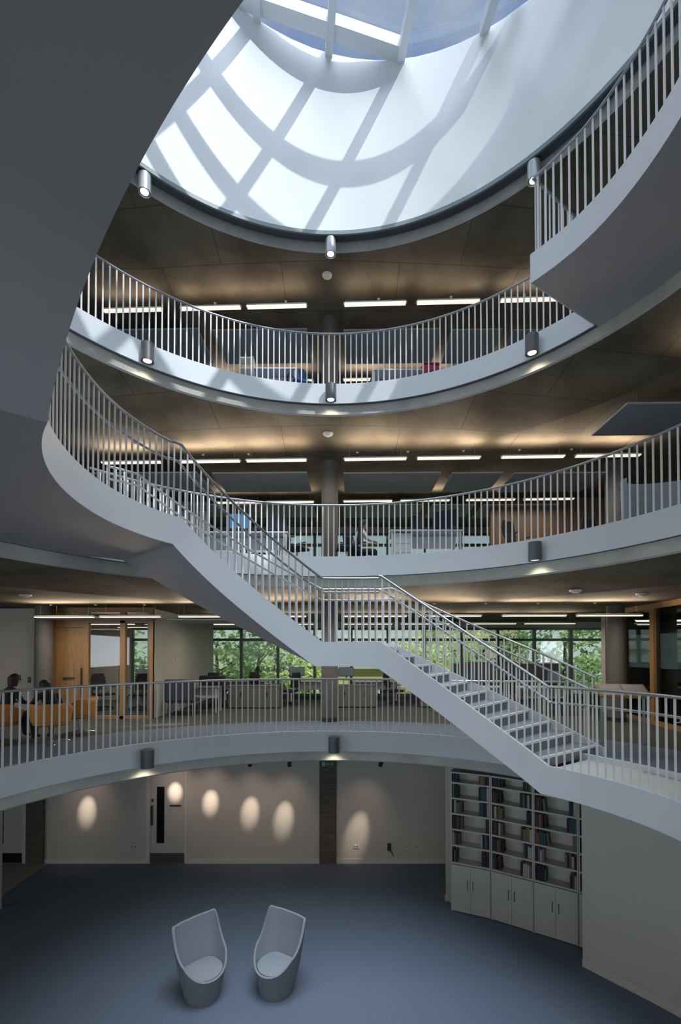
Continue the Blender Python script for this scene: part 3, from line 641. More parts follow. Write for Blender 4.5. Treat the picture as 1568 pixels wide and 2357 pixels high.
# ================================================================== GROUND FLOOR THINGS
ORD = ['first', 'second', 'third', 'fourth', 'fifth', 'sixth', 'seventh', 'eighth', 'ninth', 'tenth']
SH_Z = [.994, 1.35, 1.675, 1.995, 2.31, 2.63]
BAYP = [(2.27, 9.67), (2.99, 9.35), (3.66, 8.91), (4.30, 8.49), (4.72, 8.10)]
BAYN = ['leftmost', 'second', 'third', 'narrow rightmost']
BOOKC = {'black': (.012, .012, .014), 'navy': (.015, .02, .05), 'teal': (.02, .09, .10), 'brown': (.09, .05, .035), 'maroon': (.08, .02, .02), 'tan': (.22, .16, .09),
         'grey': (.12, .12, .12), 'cream': (.42, .40, .34), 'purple': (.045, .03, .08), 'green': (.02, .08, .06), 'rust': (.25, .09, .03), 'olive': (.16, .14, .05)}
PALS = [[(['navy', 'black', 'navy'], ['brown', 'tan', 'olive', 'navy', 'black']), (['grey', 'black', 'black'], ['black', 'teal', 'teal', 'green', 'cream']), (['black', 'cream', 'grey', 'grey', 'brown'], ['teal', 'teal', 'navy', 'black', 'cream']),
         (['black', 'black', 'brown', 'black', 'grey'], ['black', 'brown']), (['cream', 'grey', 'black', 'brown'], ['cream', 'navy', 'grey', 'navy']), (['black', 'grey', 'black'], ['navy', 'purple', 'black', 'purple'])],
        [(['navy', 'navy', 'black', 'purple', 'navy'], ['black', 'brown', 'black', 'grey']), (['brown', 'maroon', 'black', 'black'], ['black', 'grey', 'black', 'cream', 'black']), (['brown', 'cream', 'brown', 'olive', 'olive'], ['navy', 'black', 'navy']),
         (['maroon', 'brown', 'black', 'cream', 'grey'], ['brown', 'tan', 'olive', 'tan', 'cream']), (['purple', 'navy', 'rust', 'brown', 'black'], ['grey', 'navy', 'cream', 'cream']), (['grey', 'maroon', 'black', 'maroon'], ['black', 'cream', 'cream', 'cream', 'grey'])],
        [(['black', 'brown', 'grey'], ['navy', 'navy', 'black']), (['maroon', 'brown', 'black', 'grey'], ['navy', 'navy', 'cream']), (['brown', 'maroon', 'tan', 'maroon', 'black'], ['black', 'teal', 'green', 'teal']),
         (['rust', 'rust', 'brown', 'teal', 'teal', 'grey'], ['tan', 'olive']), (['navy', 'grey', 'cream', 'tan'], ['tan', 'navy', 'grey', 'cream', 'black']), (['black', 'black', 'navy', 'black', 'teal'], ['black', 'brown', 'cream'])],
        [(['olive', 'black', 'olive'], []), (['olive', 'brown'], []), (['navy', 'purple', 'navy'], []), (['black', 'teal', 'black'], []), (['olive', 'green'], []), (['brown', 'grey', 'navy'], [])]]
def book(col, h, t, dpt, o_x, lean, unit, z, label, grp):
    m = MB().box(0, 0, 0, .0035, dpt, h, 0).box(t-.0035, 0, 0, t, dpt, h, 0).box(.0035, 0, 0, t-.0035, .004, h, 0).box(.0035, .004, .004, t-.0035, dpt-.005, h-.004, 1)
    o = m.build('book', [mat('book_'+col, BOOKC[col], .6), mat('book_pages', (.5, .47, .40), .9)])
    o.matrix_world = unit @ Matrix.Translation((o_x, .035, z+.001)) @ Matrix.Rotation(lean, 4, 'Y'); tag(o, label, 'book', grp); return o
for bi in range(4):
    (x0, y0), (x1, y1) = BAYP[bi], BAYP[bi+1]; wd = math.hypot(x1-x0, y1-y0); rz = math.atan2(y1-y0, x1-x0); D = .28; H = 2.84
    u = empty('bookcase_bay', (x0, y0, 0), rz, '%s bay of the tall pale built-in bookcase with cupboards below' % BAYN[bi], 'bookcase', None)
    bpy.context.view_layer.update(); MW = Matrix.Translation((x0, y0, 0)) @ Matrix.Rotation(rz, 4, 'Z')
    g = .004
    MB().box(g, .0, .0, .024, D, H).box(wd-.024, 0, 0, wd-g, D, H).box(.024, D-.015, .0, wd-.024, D, H).box(.024, .0, H-.03, wd-.024, D-.015, H).build('carcass', M_SHELF, u)
    for z in SH_Z: MB().box(.024, .003, z-.032, wd-.024, D-.015, z).build('shelf', M_SHELF, u)
    MB().box(.024, .03, 0, wd-.024, .05, .05).build('plinth', M_SHELF, u)
    n = 2 if bi < 3 else 1
    for k in range(n):
        a = .012+(wd-.024)/n*k; b = .012+(wd-.024)/n*(k+1)
        d = MB().box(a+.002, -.018, .02, b-.002, .0, .955).build('cupboard_door', M_SHELF, u, bevel=.002)
        if bi < 3:
            hx = b-.055 if k == 0 else a+.055
            MB().tube([(hx, -.018, .50), (hx, -.04, .50), (hx, -.04, .68), (hx, -.018, .68)], .006, 6).build('pull_handle', M_DARK, d)
    rnd = random.Random(bi*11+3)
    for ri in range(6):
        z = SH_Z[5-ri]; left, right = PALS[bi][ri]; cnt = 0; hmax = .27 if ri else .19
        x = .03
        def add(col, t, h, xx, lean):
            global_cnt = add.c; add.c += 1
            book(col, h, t, .19, xx, lean, MW, z, '%s book, %s from left on %s shelf down in %s bookcase bay' % (col, ORD[global_cnt], ORD[ri], BAYN[bi].split()[-1]), 'books on the bookcase')
        add.c = 0
        for i, c in enumerate(left):
            t = rnd.uniform(.028, .046); h = hmax*rnd.uniform(.76, .98); le = 0
            if i == len(left)-1 and len(left) > 3: le = -.09 if rnd.random() < .5 else 0
            if le: x += .022
            add(c, t, h, x, le); x += t+.003
        tot = [rnd.uniform(.028, .046) for _ in right]; x = wd-.03-sum(tot)-.003*len(tot)
        for i, (c, t) in enumerate(zip(right, tot)):
            h = hmax*rnd.uniform(.78, .98); add(c, t, h, x, 0); x += t+.003
# felt tub chairs
def tub_chair(loc, rz, label):
    o = empty('tub_chair', (*loc, 0), rz, label, 'chair', 'grey tub chairs')
    n = 96
    def rim(ph): # ph from back, radians
        d = abs(math.degrees(ph)); return lerp_table([(0, 1.05), (30, 1.055), (50, 1.09), (56, 1.08), (64, .98), (76, .80), (90, .65), (108, .535), (128, .455), (150, .41), (180, .395)], d)
    def rims(ph): return sum(rim(ph+math.radians(k)) for k in (-3, -1.5, 0, 1.5, 3))/5
    def plan(ph, s, off=0):
        c, q = math.cos(ph), math.sin(ph); e = 2/(2.8+.6*c)
        x = math.copysign(abs(q)**e, q); y = math.copysign(abs(c)**e, c)
        fx = 1-.20*max(0, -c); return (x*(.40*s-off)*fx, y*(.375*s-off))
    def sc_(z): return lerp_table([(0, .62), (.05, .655), (.45, .88), (.8, 1.01), (1.15, 1.09)], z)
    rows = []
    phs = [2*math.pi*i/n for i in range(n)]; wrap = lambda p: (p+math.pi) % (2*math.pi)-math.pi
    for j in range(13):
        f = j/12; rows.append([(*plan(p, sc_(rims(wrap(p))*f)), rims(wrap(p))*f) for p in phs])
    out = MB().grid(rows, 0, True, True); out.build('outer_shell', M_FAB, o, fix=True)
    r2 = [rows[-1]]; T = .035
    r2.append([(*plan(p, sc_(rims(wrap(p))), .010), rims(wrap(p))+.010) for p in phs])
    r2.append([(*plan(p, sc_(rims(wrap(p))), T-.01), rims(wrap(p))+.010) for p in phs])
    r2.append([(*plan(p, sc_(rims(wrap(p))), T), rims(wrap(p))-.002) for p in phs])
    MB().grid(r2, 0, True, True).build('rim_piping', M_FAB2, o)
    r3 = []
    for j in range(9):
        f = j/8; r3.append([(*plan(p, sc_(rims(wrap(p))*(1-f)+.36*f), T), (rims(wrap(p))-.002)*(1-f)+.36*f) for p in phs])
    MB().grid(r3, 0, True, True).build('inner_lining', M_FAB2, o)
    cs = []
    for s, z in ((.99, .34), (1.0, .395), (.975, .415), (.9, .425), (.6, .432), (.3, .436), (.01, .437)): cs.append([(plan(p, sc_(.4), T+.004)[0]*s, plan(p, sc_(.4), T+.004)[1]*s, z) for p in phs])
    MB().grid(cs, 0, True, True).build('seat_cushion', M_FAB2, o)
    MB().lathe([(0, .0), (.21, .0), (.215, .012), (.0, .012)], 40).build('glide_base', M_DARK, o)
    return o
tub_chair((-2.11, 7.27), math.radians(46), 'left grey tub chair, opening towards the lower right')
tub_chair((-1.02, 7.39), math.radians(-33), 'right grey tub chair, opening towards the lower left')
# track spots + lighting on the back wall
def track_spot(x, y, tgt, label, power=30, vis=True):
    z = 2.84
    o = empty('ceiling_spotlight', (x, y, z), label=label, cat='spotlight', group='spotlights on the ground floor ceiling')
    d = (Vector(tgt)-Vector((x, y, z))).normalized()
    MB().lathe([(0, 0), (.03, 0), (.03, -.03), (.0, -.03)], 14).build('ceiling_mount', M_DARK, o)
    c = Vector((0, 0, -.09)); MB().tube([(0, 0, -.02), tuple(c)], .008, 6).build('stem', M_DARK, o)
    MB().tube([tuple(c-d*.07), tuple(c-d*.06), tuple(c+d*.07)], [.03, .045, .05], 18).build('spot_body', M_DARK, o)
    MB().tube([tuple(c+d*.070), tuple(c+d*.073)], [.042, .042], 18).build('lens', M_LENS, o)
    spot('spot_light', tuple(c+d*.08), tuple(c+d*3), power*14, (1, .84, .66), 19, 1, .02, o)
    spot('wide_light', tuple(c+d*.08), tuple(c+d*3), power*1.4, (1, .72, .56), 74, 1, .03, o)
for i, (x, tx, tz) in enumerate(((-6.2, -6.37, 1.43), (-4.1, -4.17, 1.90), (-3.15, -3.27, 1.64), (-2.08, -2.27, 1.41), (-1.17, -1.42, 1.25), (.93, .42, .85))):
    track_spot(x, 10.75, (tx, 11.8, tz), 'small black ceiling spotlight, %s from left, lighting the back wall' % ORD[i], 13)
# exit sign on the pilaster
ex = empty('exit_sign', (-.30, 11.70, 2.42), label='small green emergency exit sign on the brown pilaster', cat='exit sign')
M_GRN = mat('exit_green', (.004, .03, .02), .4, emit=(.05, .5, .3), es=.01); M_EXW = mat('exit_white', (.12, .25, .19), .4, emit=(.5, 1, .8), es=.03)
MB().box(-.19, 0, 0, .19, .04, .17).build('sign_box', M_GRN, ex)
MB().box(-.16, -.004, .03, -.09, 0, .14).build('door_symbol', M_EXW, ex)
mm = MB().box(-.05, -.004, .075, .03, 0, .095); b = len(mm.v); mm.v += [(-.08, -.004, .085), (-.045, -.004, .115), (-.045, -.004, .055), (-.08, 0, .085), (-.045, 0, .115), (-.045, 0, .055)]; mm.face([b, b+1, b+2]); mm.face([b+3, b+5, b+4]); mm.build('arrow_symbol', M_EXW, ex)
mm = MB(); Y_ = -.004
mm.tube([(.10, Y_, .14), (.101, Y_, .141)], .013, 8); mm.beam((.10, Y_, .122), (.085, Y_, .08), .006, .018); mm.beam((.085, Y_, .08), (.11, Y_, .06), .006, .012); mm.beam((.11, Y_, .06), (.10, Y_, .035), .006, .010)
mm.beam((.085, Y_, .08), (.065, Y_, .055), .006, .012); mm.beam((.065, Y_, .055), (.04, Y_, .055), .006, .010); mm.beam((.10, Y_, .115), (.13, Y_, .10), .006, .009); mm.beam((.095, Y_, .115), (.065, Y_, .105), .006, .009)
mm.build('running_figure_symbol', M_EXW, ex)
# sockets and small wall fittings
def socket(x, z, lab, w_=.15):
    o = MB().box(-w_/2, -.012, -.045, w_/2, 0, .045).box(-w_*.3, -.014, -.02, -w_*.1, -.012, .02, 1).box(w_*.1, -.014, -.02, w_*.3, -.012, .02, 1).build('wall_socket', [M_SKIRT, M_CAB], loc=(x, GW, z), bevel=.003); tag(o, lab, 'socket')
socket(.39, .42, 'white double socket under the rightmost bright wall spot'); socket(1.66, .42, 'small wall socket nearest the bookcase', .10); socket(1.90, .42, 'small double wall socket beside the bookcase', .14)
socket(-5.2, .42, 'white double socket left of the back door', .2)
tb = empty('wall_telephone', (1.22, GW, .42), label='black wall telephone with hanging cord above the skirting', cat='telephone')
MB().box(-.045, -.05, -.09, .045, 0, .09).build('phone_body', M_DARK, tb, bevel=.01); MB().tube([(.0, -.03, -.08), (.06, -.03, -.15), (.12, -.03, -.24), (.09, -.03, -.16), (.03, -.02, -.08)], .006, 6).build('cord', M_DARK, tb)
# ================================================================== OFFICE FURNITURE
def office_chair(loc, rz, label, grp='office chairs', col=None):
    o = empty('office_chair', loc, rz, label, 'office chair', grp); m_ = col or M_CHR
    rows = []
    MB().box(-.24, -.23, .43, .24, .23, .50).build('seat', m_, o, bevel=.03)
    m = MB()
    for j in range(7):
        z = .58+j*.08; wv = lerp_table([(0, .17), (2, .22), (4, .22), (6, .17)], j); yy = .25+.03*math.sin(j/6*3.1)+j*.012
        rows.append([(-wv, yy-.03, z), (-wv*.5, yy, z), (0, yy+.01, z), (wv*.5, yy, z), (wv, yy-.03, z), (wv, yy-.0, z), (0, yy+.045, z), (-wv, yy, z)])
    m.loft(rows).build('backrest', m_, o); MB().tube([(0, .12, .42), (0, .30, .45), (0, .31, .62)], .018, 6).build('back_support', M_DARK, o)
    for s in (-1, 1): MB().tube([(s*.25, .1, .46), (s*.29, .1, .50), (s*.29, .08, .66), (s*.29, -.12, .67)], .016, 6).build('armrest', M_DARK, o)
    MB().tube([(0, 0, .10), (0, 0, .43)], .025, 10).build('gas_lift', M_CHROME, o)
    m = MB()
    for k in range(5):
        a = k*1.2566; m.tube([(0, 0, .11), (.28*math.cos(a), .28*math.sin(a), .07)], [.025, .014], 6)
    b_ = m.build('star_base', M_DARK, o)
    for k in range(5):
        a = k*1.2566; MB().tube([(.28*math.cos(a)-.015, .28*math.sin(a), .03), (.28*math.cos(a)+.015, .28*math.sin(a), .03)], .028, 10).build('caster', M_DARK, b_)
    return o
def monitor(loc, rz, label, wd=.52, ht=.31, scr=None):
    o = empty('monitor', loc, rz, label, 'monitor'); MB().box(-wd/2, -.015, .14, wd/2, .02, .14+ht).build('bezel', M_DARK, o, bevel=.004)
    MB().box(-wd/2+.012, -.018, .152, wd/2-.012, -.015, .128+ht).build('screen', scr or M_MON, o); MB().box(-.02, .02, .01, .02, .04, .25).build('stand', M_DARK, o); MB().box(-.11, -.06, 0, .11, .1, .012).build('foot', M_DARK, o); return o
def desk(loc, rz, wd, dp, label, h=.74, mt=None):
    o = empty('desk', loc, rz, label, 'desk'); MB().box(-wd/2, -dp/2, h-.028, wd/2, dp/2, h).build('desk_top', mt or M_DESK, o)
    for s in (-1, 1):
        for t in (-1, 1): MB().box(s*(wd/2-.04)-.02, t*(dp/2-.04)-.02, 0, s*(wd/2-.04)+.02, t*(dp/2-.04)+.02, h-.028).build('leg', M_DESK, o)
    MB().box(-wd/2+.06, -.01, h-.33, wd/2-.06, .01, h-.06).build('modesty_panel', M_DESK, o); return o
def cabinet(loc, rz, wd, label, h=.69, m_=None):
    o = empty('storage_cabinet', loc, rz, label, 'cabinet', 'low grey storage cabinets'); m_ = m_ or M_CAB
    MB().box(-wd/2, -.19, .03, wd/2, .22, h-.02).build('carcass', m_, o); MB().box(-wd/2-.01, -.22, h-.02, wd/2+.01, .23, h).build('cabinet_top', m_, o); MB().box(-wd/2+.03, -.15, 0, wd/2-.03, .2, .03).build('plinth', M_DARK, o)
    n = 2
    for k in range(n):
        a = -wd/2+wd/n*k; d = MB().box(a+.004, -.21, .035, a+wd/n-.004, -.19, h-.025).build('cabinet_door', m_, o)
        MB().box(a+wd/n*.5-.035, -.216, .36, a+wd/n*.5+.035, -.21, .50).build('recessed_handle', M_DARK, d)
    return o
F1, F2, F3 = 3.6, 7.2, 10.8
cabinet((-2.62, 14.3, F1), 0, 1.55, 'low grey two door cabinet left of the first gallery column'); cabinet((.44, 14.5, F1), 0, 1.30, 'low grey two door cabinet right of the first gallery column')
cabinet((2.85, 14.5, F1), -.2, .75, 'short grey cabinet half hidden under the stair flight')
desk((-3.3, 16.2, F1), 0, 1.6, .8, 'white desk by the window left of the grey cabinet'); desk((-.9, 16.1, F1), 0, 1.6, .8, 'white desk by the window behind the left grey cabinet'); desk((1.2, 16.0, F1), 0, 1.6, .8, 'white desk by the window behind the right grey cabinet')
monitor((-1.5, 16.1, F1+.74), .1, 'monitor standing before the green window above left cabinet'); monitor((.2, 16.0, F1+.74), 0, 'monitor before the yellow window right of the column')
office_chair((-2.95+.35, 15.25, F1), 2.6, 'black office chair behind left end of the left grey cabinet'); office_chair((-1.65, 14.9, F1), -2.2, 'black office chair right of the left grey cabinet')
office_chair((1.75, 15.0, F1), 1.9, 'black office chair right of the right grey cabinet'); office_chair((2.6, 15.4, F1), -1.6, 'black office chair seen just left of the stair stringer')
office_chair((-3.9, 14.9, F1), 2.9, 'dark office chair by the windows above the front blue seat')
# blue grey bench seats with table frame
def booth_seat(loc, rz, label, m_):
    o = empty('bench', loc, rz, label, 'lounge seat', 'lounge seats by the pale partition'); MB().box(-.38, -.3, .36, .38, .3, .47).build('seat', m_, o, bevel=.04); MB().box(-.40, .22, .40, .40, .32, .98).build('backrest', m_, o, bevel=.04)
    for s in (-1, 1):
        for t in (-1, 1): MB().tube([(s*.33, t*.24, .37), (s*.35, t*.26, 0)], .013, 6).build('leg', M_CHROME, o)
    return o
M_NVY = mat('navy_seat_fabric', (.05, .06, .085), .9)
booth_seat((-4.25, 12.6, F1), math.pi, 'navy lounge seat with its back to the balustrade', M_NVY); booth_seat((-3.95, 14.1, F1), 0, 'dark lounge seat further back facing the navy one', M_CHR)
desk((-4.1, 13.35, F1), 0, 1.3, .6, 'slim table between the two dark lounge seats', .72, M_CAB)
# grey desk screens behind the lower stair
M_SCR2 = M_SCRN
for i, (x0, x1, y) in enumerate(((3.25, 4.85, 13.6), (4.95, 6.35, 13.5), (4.0, 5.9, 15.6))):
    o = empty('desk_screen', ((x0+x1)/2, y, F1), label=('charcoal desk screen behind the middle of the lower stair', 'charcoal desk screen behind the lower end of the stair', 'charcoal desk screen nearer the windows at right')[i], cat='desk screen')
    hw = (x1-x0)/2; MB().box(-hw, -.02, .45, hw, .02, 1.36).build('fabric_panel', M_SCR2, o, bevel=.01)
    MB().box(-hw, -.022, 1.36, hw, .022, 1.375).build('top_edge', M_ALU, o)
    for s in (-1, 1): MB().box(s*hw*.9-.02, -.2, 0, s*hw*.9+.02, .2, .45).build('foot', M_DARK, o)
for x, lab in ((3.9, 'white desk with grey front behind the stair middle'), (5.6, 'white desk with grey front behind the lower stair end')): desk((x, 13.1, F1), 0, 1.55, .7, lab)
office_chair((4.6, 12.2, F1), .4, 'black office chair seen through the lower stair balusters'); monitor((6.0, 13.1, F1+.74), .3, 'monitor on the desk beside the oak framed room')
# information lectern beyond the stair foot
lt = empty('lectern_display', (5.25, 8.7, F1), -.25, 'tilted oak edged display case beyond the foot of the stair', 'display case')
MB().obox((0, 0, .98), (1, 0, 0), (0, 1, .45), (0, -.45, 1), .42, .24, .02).build('oak_tray', M_WOOD, lt); MB().obox((-.19, -.008, 1.0), (1, 0, 0), (0, 1, .45), (0, -.45, 1), .18, .2, .006).build('display_board', M_PEDGE, lt); MB().obox((.2, -.008, 1.0), (1, 0, 0), (0, 1, .45), (0, -.45, 1), .18, .2, .006).build('display_board', M_PEDGE, lt)
for s in (-1, 1): MB().box(s*.35-.02, -.02, 0, s*.35+.02, .02, .9).build('leg', M_STEEL, lt)
# orange lounge chairs
def orange_chair(loc, rz, label):
    o = empty('lounge_chair', loc, rz, label, 'lounge chair', 'orange lounge chairs on the first gallery'); rows = []
    for j, (z, s) in enumerate(((.36, .80), (.42, .95), (.55, 1.0), (.66, 1.04), (.75, 1.07))):
        rows.append([(.34*s*math.sin(p), .33*s*math.cos(p), z-.0*j+(-.18*max(0, (abs(p)-1.2))*(j/4) if abs(p) > 1.2 else 0)) for p in [(-2.1+4.2*i/24) for i in range(25)]])
    m = MB().grid(rows, 0, True); sh = m.build('curved_backrest', M_ORNG, o); md = sh.modifiers.new('thick', 'SOLIDIFY'); md.thickness = .04
    MB().lathe([(0, .34), (.25, .34), (.30, .37), (.31, .43), (.27, .46), (0, .465)], 28).build('seat', M_ORNG, o)
    MB().tube([(0, 0, .05), (0, 0, .34)], .022, 10).build('column', M_CHROME, o); m = MB()
    for k in range(4): a = k*math.pi/2+.5; m.tube([(0, 0, .07), (.30*math.cos(a), .30*math.sin(a), .025), (.33*math.cos(a), .33*math.sin(a), .0)], [.02, .014, .012], 8)
    m.build('star_base', M_CHROME, o); return o
orange_chair((-5.42, 8.75, F1), math.radians(195), 'orange lounge chair with the person in black seated, back to the balustrade')
orange_chair((-5.45, 9.75, F1), math.radians(-80), 'empty orange lounge chair behind the occupied one, nearer the oak door')
orange_chair((-6.35, 8.75, F1), math.radians(165), 'orange lounge chair at the left edge under the other seated person')
# ------------------------------------------------------------------ people
def person(label, loc, rz, P, cloth, hair_col, hairlen=.0, shirt=None):
    """seated figure; P holds joints in local metres (facing +Y)"""
    root = empty('person', loc, rz, label, 'person')
    V = []; Ed = []; Rd = []; tagm = []
    def v(p, r, t): V.append(p); Rd.append(r); tagm.append(t); return len(V)-1
    pel = v(P['pel'], (.14, .115), 'c'); wa = v(P['wa'], (.125, .10), 's'); ch = v(P['ch'], (.15, .11), 's'); sh = v(P['sh'], (.10, .08), 's'); nk = v(P['nk'], (.05, .05), 'k')
    h1 = v(P['h1'], (.062, .07), 'k'); h2 = v(P['h2'], (.078, .092), 'k'); h3 = v(P['h3'], (.055, .06), 'k')
    for a, b in ((pel, wa), (wa, ch), (ch, sh), (sh, nk), (nk, h1), (h1, h2), (h2, h3)): Ed.append((a, b))
    hands = []
    for s, S_ in ((-1, 'l'), (1, 'r')):
        sx = v((P['sh'][0]+s*.16, P['sh'][1], P['sh'][2]-.03), (.06, .06), 's'); e = v(P['el'+S_], (.043, .043), 's'); wr = v(P['wr'+S_], (.028, .025), 'k' if 1 else 's'); Ed += [(sh, sx), (sx, e), (e, wr)]
        d = (Vector(P['wr'+S_])-Vector(P['el'+S_])).normalized(); pm = v(tuple(Vector(P['wr'+S_])+d*.06), (.032, .018), 'k'); Ed.append((wr, pm)); base = Vector(P['wr'+S_])+d*.06
        sd = d.cross(Vector((0, 0, 1))).normalized()
        for q, ln in ((-1.5, .055), (-.5, .068), (.5, .072), (1.5, .062)):
            f1 = v(tuple(base+sd*q*.017+d*.035), (.009, .009), 'k'); f2 = v(tuple(base+sd*q*.019+d*ln+Vector((0, 0, -.018))), (.007, .007), 'k'); Ed += [(pm, f1), (f1, f2)]
        th = v(tuple(Vector(P['wr'+S_])+d*.04-sd*s*.04), (.010, .010), 'k'); Ed.append((pm, th))
        hp = v((P['pel'][0]+s*.09, P['pel'][1]+.03, P['pel'][2]-.02), (.095, .085), 'c'); kn = v(P['kn'+S_], (.062, .062), 'c'); an = v(P['an'+S_], (.042, .042), 'c'); to = v(tuple(Vector(P['an'+S_])+Vector((0, .15, -.05))), (.036, .028), 'b'); Ed += [(pel, hp), (hp, kn), (kn, an), (an, to)]
    me = bpy.data.meshes.new('body'); me.from_pydata(V, Ed, []); o = bpy.data.objects.new('body_tmp', me); COL.objects.link(o)
    md = o.modifiers.new('skin', 'SKIN'); md.use_smooth_shade = True; ss = o.modifiers.new('sub', 'SUBSURF'); ss.levels = 2; ss.render_levels = 2
    for i, r in enumerate(Rd): me.skin_vertices[0].data[i].radius = r
    me.skin_vertices[0].data[0].use_root = True
    dg = bpy.context.evaluated_depsgraph_get(); dg.update(); em = bpy.data.meshes.new_from_object(o.evaluated_get(dg)); bpy.data.objects.remove(o)
    em.materials.clear()
    for m_ in (cloth, M_SKIN, shirt or cloth, M_DARK): em.materials.append(m_)
    idx = {'c': 0, 'k': 1, 's': 2, 'b': 3}; VV = [Vector(x) for x in V]
    for p in em.polygons:
        c = p.center; best = min(range(len(VV)), key=lambda i: (VV[i]-c).length-Rd[i][0]*.5); p.material_index = idx[tagm[best]]; p.use_smooth = True
    body = bpy.data.objects.new('body', em); COL.objects.link(body); body.parent = root
    hc = Vector(P['h2']); fw = (Vector(P['h2'])-Vector(P['nk'])); fw = Vector((0, max(.2, fw.y+.6), -.2)).normalized()
    # hair cap
    m = MB(); rows = []
    for j in range(9):
        t = j/8*1.95; rows.append([tuple(hc+Vector((0, -.012, .03))+Vector((math.sin(t)*math.cos(2*math.pi*k/20)*.098, math.sin(t)*math.sin(2*math.pi*k/20)*.112-(.02 if t > 1 else 0), math.cos(t)*.105*(1 if math.sin(2*math.pi*k/20) < .3 or t < 1.1 else .55)-(hairlen*(t-1.3) if t > 1.3 and math.sin(2*math.pi*k/20) < .3 else 0)))) for k in range(20)])
    m.grid(rows, 0, True, True).build('hair', hair_col, root)
    # face: nose, mouth, eyes, ears
    fr = hc+Vector((0, .088, 0)); MB().loft([[tuple(fr+Vector((x*.4, -.005, .02))) for x in (-.012, 0, .012)], [tuple(fr+Vector((-.014, 0, -.02))), tuple(fr+Vector((0, .02, -.018))), tuple(fr+Vector((.014, 0, -.02)))]]).build('nose', M_SKIN, root)
    for s in (-1, 1):
        MB().lathe([(0, .01), (.012, .004), (.012, -.004), (0, -.01)], 10).build('eye', M_DARK, root, loc=tuple(hc+Vector((s*.03, .082, .012))))
        MB().lathe([(0, .028), (.012, .018), (.014, 0), (.01, -.02), (0, -.028)], 10).build('ear', M_SKIN, root, loc=tuple(hc+Vector((s*.08, .0, 0))))
    MB().box(-.022, .078, -.045, .022, .088, -.038).build('mouth', mat('lips', (.3, .1, .09), .5), root, loc=tuple(hc))
    return root
SIT = dict(pel=(0, 0, .50), wa=(0, .02, .66), ch=(0, .05, .84), sh=(0, .09, .97), nk=(0, .13, 1.055), h1=(0, .16, 1.10), h2=(0, .19, 1.165), h3=(0, .18, 1.23),
           ell=(-.25, .18, .75), elr=(.25, .18, .75), wrl=(-.12, .40, .74), wrr=(.12, .40, .74), knl=(-.13, .42, .53), knr=(.13, .42, .53), anl=(-.14, .44, .10), anr=(.14, .44, .10))
LEAN = dict(SIT, wa=(0, .06, .64), ch=(0, .15, .80), sh=(0, .24, .90), nk=(0, .31, .965), h1=(0, .36, 1.0), h2=(0, .41, 1.045), h3=(0, .43, 1.105), ell=(-.27, .32, .68), elr=(.27, .32, .68), wrl=(-.10, .50, .70), wrr=(.12, .50, .68))
person('person in black with dark hair seated on orange lounge chair, leaning forward', (-5.42, 8.80, F1), math.radians(52), LEAN, M_BLK, M_HAIR, .05)
person('person in black with long dark hair seated at left edge of frame', (-6.32, 8.80, F1), math.radians(-25), SIT, M_BLK, M_HAIR, .16)
M_TRS = mat('dark_trousers', (.03, .035, .05), .85)
person('person in white shirt with dark hair working at middle gallery desk', (.40, 11.1, F2), math.radians(-75), SIT, M_TRS, M_HAIR, .03, M_WSH)
# ---- second gallery furniture
desk((1.85, 10.35, F2), 0, 1.55, .75, 'white framed desk right of the seated worker on middle gallery')
o = empty('pedestal', (1.35, 10.3, F2), label='pale drawer pedestal under the left end of the middle gallery desk', cat='pedestal'); MB().box(-.2, -.25, .02, .2, .25, .68).build('pedestal_body', M_DESK, o, bevel=.005)
for q in range(3): MB().box(-.19, -.265, .06+q*.2, .19, -.25, .24+q*.2).build('drawer', M_DESK, o)
M_MON2 = mat('dark_screen', (.01, .014, .03), .2)
monitor((1.75, 10.45, F2+.74), .3, 'dark monitor at the middle of the middle gallery desk', .30, .30, M_MON2); monitor((2.35, 10.45, F2+.74), -.5, 'large dark monitor at right end of the middle gallery desk', .55, .42, M_MON2)
office_chair((.15, 10.6, F2), -1.4, 'tall black office chair left of the seated worker'); office_chair((.42, 11.1, F2), -math.radians(75)+math.pi, 'office chair carrying the worker in white shirt'); office_chair((3.95, 10.2, F2), .6, 'black office chair behind the middle fascia near dark lamp'); office_chair((-1.0, 10.6, F2), 1.2, 'dark office chair left of the middle gallery column')
desk((-2.1, 10.5, F2), 0, 1.9, .75, 'white desk behind the stair on the middle gallery left side')
M_COLSCR = mat('colourful_screen', (.02, .03, .1), .2, emit=(.03, .22, .42), es=.8)
monitor((-2.25, 10.45, F2+.74), 0, 'monitor glowing blue green behind the stair handrail', .5, .34, M_COLSCR); monitor((-1.45, 10.5, F2+.74), .2, 'dark monitor right of the glowing one', .46, .3, M_MON2)
office_chair((-2.0, 11.4, F2), 2.9, 'dark office chair behind the white desk at middle gallery left'); office_chair((5.6, 10.0, F2), .3, 'black office chair on middle gallery near the right column')
bo = empty('booth_seat', (6.1, 8.4, F2), -.5, 'high backed pale blue booth seat at the right edge', 'booth seat'); rows = []
MB().loft([[(.85*math.sin(p)*q, .5*math.cos(p)*q, z) for q, z in ((1, .05), (1.04, 1.34), (.97, 1.36), (.92, .05))] for p in [(-1.9+3.8*i/20) for i in range(21)]]).build('curved_backrest', mat('pale_blue_felt', (.25, .33, .40), .9), bo); MB().box(-.7, -.25, .1, .7, .35, .45).build('seat', mat('pale_blue_felt2', (.2, .27, .33), .9), bo, bevel=.04)
S(MB().box(4.6, 14.2, F2, 9.5, 14.35, F2+2.84).build('wall_oak_middle', mat('dark_oak_cladding', (.10, .055, .025), .5, col2=(.17, .09, .04), nscale=3, stretch=(14, 14, .7))), 'oak clad room wall far back on the middle gallery')
